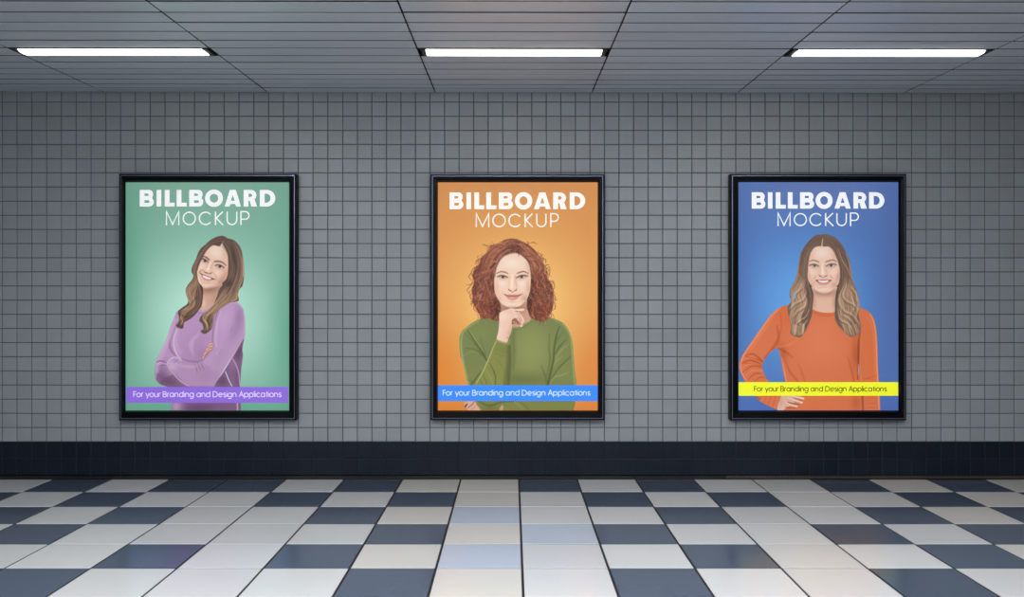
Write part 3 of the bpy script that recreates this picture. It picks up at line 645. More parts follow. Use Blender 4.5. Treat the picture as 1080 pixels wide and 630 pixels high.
    c.fill([(856, 258), (868, 252), (880, 258), (889, 280), (889, 308), (882, 314), (856, 314), (850, 300), (848, 280)], (84, 68, 60), .5, shape=True)
    c.fill(neck, (220, 178, 154), .4)
    c.clip = c.region(neck, .4)
    c.blob(869, 308.5, 14, 4.5, 0, (160, 112, 96), .8)
    c.blob(858.5, 318, 2.5, 9, 0, (190, 144, 126), .6)
    c.blob(881, 318, 3, 9, 0, (176, 130, 112), .7)
    c.clip = None
    c.fill(face, (226, 190, 170), .35, shape=True)
    c.clip = c.region(face, .35)
    c.blob(867, 267, 9, 6, 0, (238, 214, 200), .75)
    c.blob(856, 270, 2.6, 7, 10, (222, 172, 148), .6)
    c.blob(880, 271, 2.6, 7, -10, (216, 166, 142), .6)
    c.blob(856.5, 287, 4, 4, 0, (240, 204, 190), .7)
    c.blob(879, 287, 4, 4, 0, (240, 202, 188), .7)
    c.blob(853.2, 291, 2, 6, -15, (222, 158, 138), .7)
    c.blob(884.4, 291, 2.2, 7, 15, (204, 144, 124), .75)
    c.blob(857, 300, 3, 4, 40, (210, 158, 136), .6)
    c.blob(880, 301, 3.5, 4, -40, (196, 146, 126), .65)
    c.blob(868.4, 305.4, 5.4, 2.2, 0, (240, 208, 192), .6)
    c.blob(869, 310.2, 8, 1.5, 0, (172, 122, 104), .7)
    c.stroke([(867.6, 278), (867.4, 284), (867.8, 288.6)], (1.3, 1.7, 2.6), (250, 228, 216), .7, .8)
    c.stroke([(864.6, 279), (864.4, 284), (863.8, 288)], (.8, 1, .8), (216, 170, 148), .5, .7)
    c.stroke([(870.6, 279), (871, 284), (872, 288)], (.8, 1.3, 1), (206, 158, 136), .6, .7)
    c.stroke([(863.6, 289.6), (864.4, 291.3), (866, 291.8), (867.9, 292.9), (870, 291.8), (871.8, 291.3), (872.6, 289.6)], (.5, .9, .7, .9, .7, .9, .5), (158, 100, 84), .75, .5)
    c.stroke([(864.6, 291.1), (865.8, 291.5)], .85, (100, 58, 52), .75, .35, smooth=False)
    c.stroke([(870.4, 291.5), (871.6, 291.1)], .85, (100, 58, 52), .75, .35, smooth=False)
    c.stroke([(861.4, 290.4), (859.4, 292.6), (858.2, 295)], (.4, 1.1, .5), (196, 134, 114), .65, .5)
    c.stroke([(874.8, 290.4), (877, 292.4), (878.4, 295)], (.4, 1.1, .5), (190, 130, 110), .65, .5)
    lips = [(859.8, 295.3), (864, 294.8), (867, 294.1), (868.4, 294.5), (870, 294.1), (873, 294.7), (877, 295.2), (875.2, 298.6), (871.8, 301.3), (868.2, 302), (864.6, 301.2), (861.8, 298.6)]
    c.fill([(859.8, 295.3), (864, 294.9), (867, 294.4), (868.4, 294.7), (870, 294.4), (873, 294.8), (877, 295.2), (875, 298.2), (871.8, 300.7), (868.2, 301.3), (864.6, 300.6), (861.8, 298.2)], (208, 134, 126), .45, .9)
    c.fill([(860.3, 295.4), (864.5, 296), (868.4, 296), (872.5, 296), (876.8, 295.3), (874.2, 297.4), (868.4, 298.5), (862.8, 297.4)], (112, 56, 52), .3, .9)
    c.fill([(862.6, 296.1), (866, 296.3), (868.4, 296.3), (871, 296.3), (874.2, 296.1), (872.6, 297.6), (868.4, 298.3), (864.4, 297.6)], (240, 232, 228), .3, 1)
    c.blob(868, 300.4, 3, .7, 0, (236, 164, 156), .75)
    c.stroke([(864, 303), (868.4, 303.6), (872.4, 303)], (.4, .8, .4), (196, 146, 126), .5, .5)
    eye(c, (854.0, 280.4), (863.2, 281.3), (859.1, 280.1), 1.4, ic=(104, 102, 98), size=1.2, lid=(84, 60, 54))
    eye(c, (871.8, 281.0), (881.8, 280.0), (876.6, 279.9), 1.4, ic=(94, 88, 84), size=1.2, lid=(84, 60, 54))
    c.stroke([(853.6, 276), (857, 274.7), (860.7, 275.3), (863.6, 276.7)], (.7, 1.2, 1.4, 1.1), (128, 94, 82), .8, .55)
    c.stroke([(870.9, 276.4), (874.6, 275.2), (878.8, 274.4), (882.2, 276.1)], (1.1, 1.4, 1.3, .7), (124, 92, 80), .8, .55)
    c.clip = None
    c.fill(left, (112, 90, 76), .5)
    c.fill(right, (112, 90, 76), .5)
    c.clip = c.region(left, .4)
    c.blob(855, 303, 3, 14, -6, (74, 62, 56), .8)
    c.blob(846, 300, 4, 8, 10, (96, 76, 64), .4)
    c.hair([(868, 249), (858, 250), (848, 262), (843, 278), (840, 292), (835, 304), (836, 316), (832, 326), (834, 338), (835, 352)],
           [(868, 257), (860, 259), (854, 268), (851, 284), (853, 300), (856, 312), (855, 324), (852, 338), (846, 348), (842, 355)], 270, H3, (.2, .65, .2), .55, .5, 1.2, .35, part=(.22, .55))
    c.hair([(841, 288), (835, 303), (835, 316), (832, 326), (834, 340), (836, 353)], [(848, 296), (850, 310), (850, 322), (848, 334), (847, 346), (843, 355)], 170, H3L, (.3, 1.0, .3), .55, 1.7, 2.1, .35, part=(.25, .5), soft=.45)
    for p in ([(845, 300), (850, 308), (846, 316), (838, 320), (832, 326)], [(850, 314), (849, 322), (841, 328), (836, 334)], [(853, 326), (850, 334), (842, 339), (837, 346)], [(846, 303), (839, 309), (836, 316)], [(851, 338), (846, 345), (842, 352)]):
        c.stroke(p, (.4, 1.3, .6), (214, 184, 152), .6, .6)
        c.stroke([(x+1.8, y+1.6) for x, y in p], (.4, 1.2, .6), (92, 68, 52), .55, .6)
    c.stroke([(844, 268), (842.4, 280), (840.6, 291), (837.4, 299)], (.5, .9, .5), (204, 176, 150), .6, .5)
    c.clip = c.region(right, .4)
    c.blob(884, 310, 3, 14, 4, (80, 66, 58), .8)
    c.blob(889, 276, 2.4, 10, -24, (80, 64, 58), .7)
    c.hair([(869, 249), (876, 250), (888, 260), (896, 277), (899, 294), (904, 308), (905, 324), (904, 334), (907, 346), (902, 354)],
           [(868, 257), (875, 259), (882, 268), (886, 282), (886, 296), (884, 310), (882, 324), (883, 336), (890, 347), (898, 355)], 280, H3, (.2, .65, .2), .55, .5, 1.2, .35, part=(.22, .55))
    c.hair([(889, 292), (887, 306), (885, 320), (884, 334), (890, 344), (897, 353)], [(900, 298), (905, 312), (905, 326), (905, 336), (907, 346), (903, 353)], 190, H3L, (.3, 1.0, .3), .55, 1.7, 2.1, .35, part=(.25, .5), soft=.45)
    for p in ([(893, 300), (889, 309), (893, 317), (901, 321), (905, 327)], [(886, 318), (890, 327), (899, 332), (906, 341)], [(884, 326), (886, 336), (895, 342), (900, 350)], [(897, 302), (903, 309), (904, 317)], [(889, 332), (898, 338), (903, 348)]):
        c.stroke(p, (.4, 1.3, .6), (212, 182, 150), .6, .6)
        c.stroke([(x-1.6, y+1.8) for x, y in p], (.4, 1.2, .6), (92, 68, 52), .55, .6)
    c.stroke([(884, 262), (888, 274), (894, 284), (898, 294)], (.5, 1.2, .5), (190, 158, 132), .6, .6)
    c.stroke([(892, 267), (895.6, 277), (897.2, 287), (899.4, 297)], (.5, 1, .6), (206, 176, 150), .6, .5)
    c.clip = None
    Rr = c.r
    for k in range(34):
        x = Rr.uniform(834.5, 847.5); y = 353.5-abs(x-841)*.4
        c.stroke([(x+1, y-9), (x+.4, y-3), (x-Rr.uniform(-.6, 1.4), y+Rr.uniform(.4, 2.4))], (.9, 1.0, .3), H3L[Rr.randrange(6)], .7, .4, shape=True)
        x = Rr.uniform(889, 906); y = 353.6-abs(x-899)*.35
        c.stroke([(x-3, y-9), (x-1, y-3), (x+Rr.uniform(-1, 1), y+Rr.uniform(.3, 2.2))], (.9, 1.0, .3), H3L[Rr.randrange(6)], .7, .4, shape=True)
    # gap seen through a curl at the left
    c.fill([(837.6, 308), (839.4, 309.4), (839.4, 314), (837.6, 315), (836.8, 311.6)], (130, 160, 206), .5, .8)
    c.stroke([(882, 338), (884, 345), (889, 350.5), (894, 352)], (.5, .8, .4), (170, 112, 78), .8, .4)
    c.stroke([(868, 251.5), (867.2, 256), (866.6, 260.6)], (.4, 1, 1.4), (222, 192, 174), .9, .45)
    c.stroke([(866.5, 259.4), (860, 260.4), (855, 266.2), (852.6, 276), (851.6, 288)], (.6, .9, 1, .8), (108, 82, 70), .45, .8)
    c.stroke([(868, 259.6), (874.2, 260.2), (879.2, 265), (882.6, 272.4), (885.6, 282)], (.6, .9, 1, .8), (108, 82, 70), .45, .8)
    return c
# ---------------------------------------------------------------- the place
import bpy, bmesh
R0 = random.Random(11)
SC = bpy.context.scene
COL = SC.collection
F = 940.0                      # focal length in pixels of the 1080 wide photograph
D = 6.22                       # camera to tiled wall
U = D / F
CAMZ = 193.5 * U
def P(x, y, Y=0.0):            # photo position -> world point on the plane Y
    k = (D + Y) / F
    return ((x - 540) * k, Y, CAMZ + (312 - y) * k)
def lin(c):
    c = np.asarray(c, float) / 255
    return np.where(c <= .04045, c / 12.92, ((c + .055) / 1.055) ** 2.4)

# ------------------------------------------------ materials
def mat(name, col=None, rough=.5, metal=0., spec=.5, coat=0.):
    m = bpy.data.materials.new(name); m.use_nodes = True
    b = m.node_tree.nodes['Principled BSDF']
    if col is not None: b.inputs['Base Color'].default_value = (*lin(col), 1)
    b.inputs['Roughness'].default_value = rough
    b.inputs['Metallic'].default_value = metal
    b.inputs['Specular IOR Level'].default_value = spec
    b.inputs['Coat Weight'].default_value = coat
    b.inputs['Coat Roughness'].default_value = .08
    return m
def noisy(name, ca, cb, scale, rough, stretch=(1, 1, 1), metal=0., spec=.5, rvar=.08, bump=0., detail=4, attr=None, avar=.08, coat=0.):
    """two close tones mixed by noise; attr adds a per-tile tone"""
    m = mat(name, ca, rough, metal, spec, coat)
    nt = m.node_tree; N = nt.nodes; L = nt.links; b = N['Principled BSDF']
    tc = N.new('ShaderNodeTexCoord'); mp = N.new('ShaderNodeMapping'); mp.inputs['Scale'].default_value = stretch
    L.new(tc.outputs['Object'], mp.inputs['Vector'])
    nz = N.new('ShaderNodeTexNoise'); nz.inputs['Scale'].default_value = scale; nz.inputs['Detail'].default_value = detail
    L.new(mp.outputs[0], nz.inputs['Vector'])
    mx = N.new('ShaderNodeMix'); mx.data_type = 'RGBA'
    mx.inputs[6].default_value = (*lin(ca), 1); mx.inputs[7].default_value = (*lin(cb), 1)
    L.new(nz.outputs['Fac'], mx.inputs[0])
    out = mx.outputs[2]
    if attr:
        at = N.new('ShaderNodeAttribute'); at.attribute_name = attr
        mr = N.new('ShaderNodeMapRange'); mr.inputs[3].default_value = 1 - avar; mr.inputs[4].default_value = 1 + avar
        L.new(at.outputs['Fac'], mr.inputs[0])
        vm = N.new('ShaderNodeVectorMath'); vm.operation = 'SCALE'
        L.new(out, vm.inputs[0]); L.new(mr.outputs[0], vm.inputs['Scale']); out = vm.outputs[0]
    L.new(out, b.inputs['Base Color'])
    r = N.new('ShaderNodeMapRange'); r.inputs[3].default_value = rough - rvar; r.inputs[4].default_value = rough + rvar
    L.new(nz.outputs['Fac'], r.inputs[0]); L.new(r.outputs[0], b.inputs['Roughness'])
    if bump:
        bp = N.new('ShaderNodeBump'); bp.inputs['Strength'].default_value = bump; bp.inputs['Distance'].default_value = .002
        L.new(nz.outputs['Fac'], bp.inputs['Height']); L.new(bp.outputs[0], b.inputs['Normal'])
    return m
M = dict(
    wall_tile=noisy('grey_glazed_tile', (138, 143, 146), (148, 153, 156), 6, .38, rvar=.05, bump=.05, attr='tone', avar=.05),
    grout=mat('grey_grout', (84, 88, 91), .9),
    dado_tile=noisy('navy_glazed_tile', (17, 23, 34), (22, 28, 40), 8, .42, rvar=.05, attr='tone', avar=.12, spec=.25),
    dado_grout=mat('dark_grout', (44, 52, 64), .9),
    skirting=mat('black_skirting', (16, 15, 15), .5),
    white_tile=noisy('polished_white_tile', (196, 197, 196), (204, 204, 202), 1.4, .22, rvar=.03, attr='tone', avar=.05, spec=.6),
    slate_tile=noisy('polished_slate_blue_tile', (66, 77, 94), (75, 87, 104), 1.8, .2, rvar=.03, attr='tone', avar=.10, spec=.8),
    cream_tile=noisy('polished_cream_tile', (199, 196, 188), (205, 202, 195), 1.4, .22, rvar=.03, attr='tone', avar=.04, spec=.6),
    glare_tile=noisy('polished_glare_blue_tile', (178, 188, 200), (184, 194, 206), 1.6, .22, rvar=.03, attr='tone', avar=.04),  # pale blue is floor glare put into the tile colour
    floor_grout=mat('floor_joint', (22, 22, 25), .8),
    slat=noisy('satin_ceiling_slat', (206, 212, 220), (216, 222, 230), 3, .34, stretch=(.35, 6, 1), metal=.3, rvar=.06, attr='tone', avar=.05),
    gap=mat('ceiling_gap', (10, 11, 13), .9),
    plain=mat('painted_wall', (66, 69, 73), .7),
    frame=mat('black_anodised_frame', (3, 3, 4), .4, .0, .12),
    bead=mat('steel_blue_bead', (122, 132, 158), .34, .8),
    lamp_body=mat('dark_lamp_metal', (58, 58, 60), .5, .5),
    rib=mat('brown_metal_rib', (112, 100, 88), .5, .6),
)
def emissive(name, col, e):
    m = mat(name, col, .6)
    b = m.node_tree.nodes['Principled BSDF']
    b.inputs['Emission Color'].default_value = (*lin(col), 1); b.inputs['Emission Strength'].default_value = e
    return m
M['diffuser'] = emissive('lit_diffuser', (255, 250, 242), 4.0)
M['second_diffuser'] = emissive('lit_second_diffuser', (250, 250, 250), 8.0)
M['second_diffuser'].cycles.emission_sampling = 'FRONT_BACK'
M['hall_diffuser'] = emissive('lit_hall_diffuser', (248, 250, 255), 62.0)
M['middle_diffuser'] = emissive('lit_middle_diffuser', (248, 250, 255), 105.0)
M['middle_diffuser'].cycles.emission_sampling = 'FRONT_BACK'
M['hall_diffuser'].cycles.emission_sampling = 'FRONT_BACK'
BACK = .66                     # emission given to the sheets as an assumed backlight
def print_mat(name, col=None):
    """printed film: its own colour reflects and is also emitted, as an assumed backlight"""
    m = mat(name, col if col is not None else (128, 128, 128), .5, spec=.15)
    nt = m.node_tree; b = nt.nodes['Principled BSDF']
    if col is None:
        at = nt.nodes.new('ShaderNodeAttribute'); at.attribute_name = 'ink'
        sc = nt.nodes.new('ShaderNodeVectorMath'); sc.operation = 'SCALE'; sc.inputs['Scale'].default_value = .56
        nt.links.new(at.outputs['Color'], sc.inputs[0])
        nt.links.new(sc.outputs[0], b.inputs['Base Color']); nt.links.new(at.outputs['Color'], b.inputs['Emission Color'])
    else:
        b.inputs['Base Color'].default_value = (*(lin(col) * .56), 1)
        b.inputs['Emission Color'].default_value = (*lin(col), 1)
    b.inputs['Emission Strength'].default_value = BACK
    m.cycles.emission_sampling = 'NONE'
    return m
M['print'] = print_mat('printed_film')
M['diffuser'].cycles.emission_sampling = 'FRONT_BACK'

# ------------------------------------------------ mesh helpers
class MB:
    def __init__(s): s.v = []; s.f = []; s.m = []; s.t = []
    def face(s, pts, m=0, t=.5):
        n = len(s.v); s.v += [tuple(p) for p in pts]; s.f.append(tuple(range(n, n+len(pts)))); s.m.append(m); s.t.append(t)
    def box(s, a, b, m=0, t=.5):
        x0, y0, z0 = a; x1, y1, z1 = b
        n = len(s.v)
        s.v += [(x0, y0, z0), (x1, y0, z0), (x1, y1, z0), (x0, y1, z0), (x0, y0, z1), (x1, y0, z1), (x1, y1, z1), (x0, y1, z1)]
        for q in ((0, 3, 2, 1), (4, 5, 6, 7), (0, 1, 5, 4), (1, 2, 6, 5), (2, 3, 7, 6), (3, 0, 4, 7)):
            s.f.append(tuple(n+i for i in q)); s.m.append(m); s.t.append(t)
    def pillow(s, c4, nrm, h, bev, m=0, t=.5, side=None):
        """tile: four corners (counter-clockwise seen from the front), raised h along nrm with a bevelled edge"""
        c4 = [np.array(c, float) for c in c4]; n3 = np.array(nrm, float)
        cen = sum(c4)/4
        def inset(d, up):
            out = []
            for i in range(4):
                p = c4[i]; a = c4[(i-1) % 4]-p; b = c4[(i+1) % 4]-p
                out.append(p+a/np.linalg.norm(a)*d+b/np.linalg.norm(b)*d+n3*up)
            return out
        r0, r1, r2 = inset(0, 0), inset(0, h-bev*.6), inset(bev, h)
        n = len(s.v); s.v += [tuple(p) for p in r0+r1+r2]
        for k in (0, 4):
            for i in range(4):
                j = (i+1) % 4
                s.f.append((n+k+i, n+k+j, n+k+4+j, n+k+4+i)); s.m.append(side if side is not None and k == 0 else m); s.t.append(t)
        s.f.append((n+8, n+9, n+10, n+11)); s.m.append(m); s.t.append(t)
    def build(s, name, mats, parent=None, origin=(0, 0, 0), kind=None, label=None):
        me = bpy.data.meshes.new(name)
        o0 = np.array(origin, float)
        me.from_pydata([tuple(np.array(v)-o0) for v in s.v], [], s.f)
        for m in (mats if isinstance(mats, (list, tuple)) else [mats]): me.materials.append(m)
        me.polygons.foreach_set('material_index', s.m)
        a = me.attributes.new('tone', 'FLOAT', 'FACE'); a.data.foreach_set('value', s.t)
        me.update()
        o = bpy.data.objects.new(name, me); COL.objects.link(o)
        if parent is not None:
            o.parent = parent
            o.location = o0-np.array(world(parent))
        else: o.location = o0
        if kind: o['kind'] = kind
        if label: o['label'] = label
        return o
def world(o):
    p = np.array(o.location)
    while o.parent is not None: o = o.parent; p = p+np.array(o.location)
    return p
def thing(name, label, cat, loc, group=None):
    o = bpy.data.objects.new(name, None); COL.objects.link(o); o.location = loc; o.empty_display_size = .1
    o['label'] = label; o['category'] = cat
    if group: o['group'] = group
    return o

# ------------------------------------------------ tiled wall (joint positions as in the photograph, continued past its edges)
cols = [2.7+15.6*k for k in range(-34, 23)] + [361.7+15.32*k for k in range(0, 23)] + [714.1+15.44*k for k in range(0, 60)]
XL, XR = -5.6, 6.2             # side walls
cols = [c for c in cols if XL < (c-540)*U < XR]
cols = [XL/U+540] + cols + [XR/U+540]
TOPZ = CAMZ+214.5*U
rows = [466-14.92*k for k in range(0, 27)]
def tile_wall(rows, name, mt, mg, gap, kind):
    b = MB()
    for r in range(len(rows)-1):
        for k in range(len(cols)-1):
            x0, x1 = (cols[k]-540)*U, (cols[k+1]-540)*U
            z0, z1 = CAMZ+(312-rows[r])*U, CAMZ+(312-rows[r+1])*U
            g = gap*R0.uniform(.85, 1.15)/2
            j = lambda: R0.gauss(0, .0005)
            if x1-x0 < .02: continue
            b.pillow([(x0+g, j(), z0+g), (x1-g, j(), z0+g), (x1-g, j(), z1-g), (x0+g, j(), z1-g)], (0, -1, 0), .006, .0025, 0, R0.random())
    za, zb = CAMZ+(312-rows[0])*U, CAMZ+(312-rows[-1])*U
    b.box((XL, -.001, za), (XR, .12, zb), 1)
    return b.build(name, [mt, mg], kind='structure', origin=(0, 0, za))
tile_wall(rows, 'wall_back', M['wall_tile'], M['grout'], .0056, 'structure')
tile_wall([501.5, 483.8, 466.1], 'baseboard_back', M['dado_tile'], M['dado_grout'], .004, 'structure')
b = MB(); b.box((XL, -.012, 0), (XR, .12, 4.0*U-.001)); b.box((XL, -.016, 3.4*U), (XR, -.0005, 4.0*U-.001))
b.build('trim_1', M['skirting'], kind='structure')

# ------------------------------------------------ floor
YB = -9.6
pattern = ['WDWDDWDWWDWDWWDWDW', 'DWDWWDWDWWDWDWWDWD', 'WDWDWWDWLWWDWWDWDW', 'DWDWWWWDWLDWWDWDWD', 'DWWDWWDWLWWDWWDWDW', 'DWDDWWWDWWDWWDWDWD']  # W also where glare hides the tile colour; L is bluish glare
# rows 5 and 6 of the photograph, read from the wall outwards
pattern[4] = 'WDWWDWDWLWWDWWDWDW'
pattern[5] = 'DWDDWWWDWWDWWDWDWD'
TW = 61.3*U
RD = .0654*D
fx = lambda i: (7.3+61.3*(i-9))*U
fb = MB()
i_lo, i_hi = -6, 25
nr = int(-YB/RD)+1
rf = random.Random(5)
for r in range(nr):
    for i in range(i_lo, i_hi):
        x0, x1 = max(XL, fx(i)), min(XR, fx(i+1))
        if x1-x0 < .02: continue
        y1, y0 = -r*RD-(.012 if r == 0 else 0), max(YB, -(r+1)*RD)
        if r < 6 and 0 <= i < 18: ch = pattern[r][i]
        else: ch = 'W' if (r+i) % 2 == (0 if r < 6 else 1) else 'D'
        if r >= 6 and rf.random() < .12: ch = 'W'
        g = .0062; gx = .0058
        j = lambda: -.004+rf.gauss(0, .0003)
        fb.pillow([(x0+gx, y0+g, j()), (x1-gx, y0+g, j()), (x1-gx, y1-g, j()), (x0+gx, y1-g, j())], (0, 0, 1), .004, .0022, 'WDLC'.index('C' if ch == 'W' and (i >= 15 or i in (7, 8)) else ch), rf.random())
fb.box((XL, YB, -.12), (XR, .12, -.0035), 4)
fb.build('floor', [M['white_tile'], M['slate_tile'], M['glare_tile'], M['cream_tile'], M['floor_grout']], kind='structure')

# ------------------------------------------------ ceiling of long metal slats
SLOPE, ROLL = 19/940, 1.5/1080
def cz(X, Y): return TOPZ + Y*SLOPE*1.0 - X*ROLL          # Y is 0 at the wall, negative towards the camera
ys = [97.7, 93.4, 89.4, 84.3, 79.0, 73.4, 66.5, 59.3, 51.3, 43.2, 34.0, 24.3, 13.7, 2.0]
depth = [195.5/(293-y) for y in ys]                         # fractions of D
depth[0] = 1.0
step = .0279
while depth[-1]*D-D > YB+.1: depth.append(depth[-1]-step)
slatY = [d*D-D for d in depth]
slatY[-1] = YB
seams = [109, 281.7, 459, 624.3, 778.3, 953]
seams = [109-169*k for k in range(3, 0, -1)]+seams+[953+169*k for k in range(1, 4)]
seamX = [XL]+[(s-540)*U for s in seams if XL+.1 < (s-540)*U < XR-.1]+[XR]
def seam_index(px): 
    X = (px-540)*U
    return [i for i in range(len(seamX)-1) if seamX[i] < X < seamX[i+1]][0]
lampcols = [seam_index(195), seam_index(541), seam_index(866)]
lamprows = [7]
k = 14
while k < len(slatY)-2: lamprows.append(k); k += 7
cb = MB()
g = .009; th = .022
for j in range(len(slatY)-1):
    for i in range(len(seamX)-1):
        if j in lamprows and i in lampcols: continue
        x0, x1 = seamX[i]+.004, seamX[i+1]-.004
        y1, y0 = slatY[j]-(g if j else 0), slatY[j+1]+g
        e = R0.gauss(0, .0006)
        q = [(x0, y1, cz(x0, y1)+th+e), (x1, y1, cz(x1, y1)+th+e), (x1, y0, cz(x1, y0)+th+e), (x0, y0, cz(x0, y0)+th+e)]
        cb.pillow(q, (0, 0, -1), th, .004, 0, R0.random(), 1)  # slat sides coloured dark, so the gaps read as shade
q = lambda dz: [(XL, 0, cz(XL, 0)+dz), (XR, 0, cz(XR, 0)+dz), (XR, YB, cz(XR, YB)+dz), (XL, YB, cz(XL, YB)+dz)]
cb.face(q(.045), 1)
cb.face(list(reversed(q(.15))), 1)
cb.build('ceiling', [M['slat'], M['gap']], kind='structure')

# ------------------------------------------------ the other walls of the hall
b = MB(); b.box((XL-.12, YB, 0), (XL, .12, TOPZ+.2)); b.build('wall_left', M['plain'], kind='structure')
b = MB(); b.box((XR, YB, 0), (XR+.12, .12, TOPZ+.2)); b.build('wall_right', M['plain'], kind='structure')
b = MB(); b.box((XL-.12, YB-.12, 0), (XR+.12, YB, TOPZ+.2)); b.build('wall_front', M['plain'], kind='structure')

# ------------------------------------------------ recessed lamps
where = {0: 'left', 1: 'middle', 2: 'right'}
def make_lamp(i, j, label):
    x0, x1 = seamX[i]+.034, seamX[i+1]-.034
    y1, y0 = slatY[j]-.006, slatY[j+1]+.006
    cx, cy = (x0+x1)/2, (y0+y1)/2
    zz = cz(cx, cy)
    t = thing('ceiling_lamp', label, 'lamp', (cx, cy, zz), 'long recessed lamps in the slatted ceiling')
    def tilt(b):
        b.v = [(x, y, z+cz(x, y)) for x, y, z in b.v]; return b
    hb = MB()                                               # open tray: top and long sides
    hb.box((x0-.026, y0-.004, .030), (x1+.026, y1+.004, .036)); hb.box((x0-.026, y0-.004, -.002), (x1+.026, y0+.004, .030)); hb.box((x0-.026, y1-.004, -.002), (x1+.026, y1+.004, .030))
    tilt(hb).build('housing', M['lamp_body'], t, (cx, cy, zz))
    db = MB()                                               # slightly bowed diffuser
    ya, yb = y0+.018, y1-.018
    prof = [(ya, .012), (ya+.003, -.002), (ya+.02, -.010), ((ya+yb)/2, -.013), (yb-.02, -.010), (yb-.003, -.002), (yb, .012)]
    for p, r_ in zip(prof[:-1], prof[1:]):
        db.face([(x0+.012, p[0], p[1]), (x0+.012, r_[0], r_[1]), (x1-.012, r_[0], r_[1]), (x1-.012, p[0], p[1])])
    for xx, s_ in ((x0+.012, 1), (x1-.012, -1)):
        pts = [(xx, a, z) for a, z in prof]
        db.face(pts if s_ < 0 else pts[::-1])
    tilt(db).build('diffuser', M['diffuser' if j == 7 else 'second_diffuser' if j == 14 else 'middle_diffuser' if j == 21 else 'hall_diffuser'], t, (cx, cy, zz))
    for xa, xb in ((x0-.014, x0+.011), (x1-.011, x1+.014)):
        eb = MB(); eb.box((xa, y0+.005, -.004), (xb, y1-.005, .028)); tilt(eb).build('end_cap', M['lamp_body'], t, (cx, cy, zz))
    return t
first = [c for c in (seam_index(195), seam_index(541), seam_index(866))]
for n, c in enumerate(first):
    make_lamp(c, 7, ('bright white strip lamp in the slatted ceiling above the green billboard', 'bright white strip lamp in the slatted ceiling above the orange billboard', 'bright white strip lamp in the slatted ceiling above the blue billboard')[n])
for c in lampcols:
    for j in lamprows:
        if j == 7 and c in first: continue
        make_lamp(c, j, 'white strip lamp of the ceiling, outside the photograph')

# ------------------------------------------------ grille along the foot of the wall
ga = P(765, 504.6, -.012); gb = P(1120, 502.0, -.012)
t = thing('wall_grille', 'thin ribbed dark metal grille at the foot of the wall under the blue billboard', 'grille', (ga[0], -.012, ga[2]))
b = MB(); b.box((ga[0], -.020, ga[2]-.003), (gb[0], -.0125, ga[2])); b.box((ga[0], -.020, gb[2]), (gb[0], -.0125, gb[2]+.003)); b.box((ga[0]-.004, -.020, ga[2]-.003), (ga[0], -.0125, gb[2]+.003)); b.box((gb[0], -.020, ga[2]-.003), (gb[0]+.004, -.0125, gb[2]+.003))
b.build('grille_frame', M['skirting'], t, (ga[0], -.012, ga[2]))
b = MB(); x = ga[0]+.008
while x < gb[0]-.01:
    b.face([(x, -.0128, ga[2]), (x+.006, -.0128, ga[2]), (x+.011, -.0128, gb[2]), (x+.005, -.0128, gb[2])])
    b.face([(x, -.0185, ga[2]), (x+.006, -.0185, ga[2]), (x+.011, -.0185, gb[2]), (x+.005, -.0185, gb[2])])
    b.face([(x, -.0185, ga[2]), (x, -.0128, ga[2]), (x+.005, -.0128, gb[2]), (x+.005, -.0185, gb[2])])
    b.face([(x+.006, -.0185, ga[2]), (x+.006, -.0128, ga[2]), (x+.011, -.0128, gb[2]), (x+.011, -.0185, gb[2])])
    x += .0155
b.build('ribs', M['rib'], t, (ga[0], -.012, ga[2]))

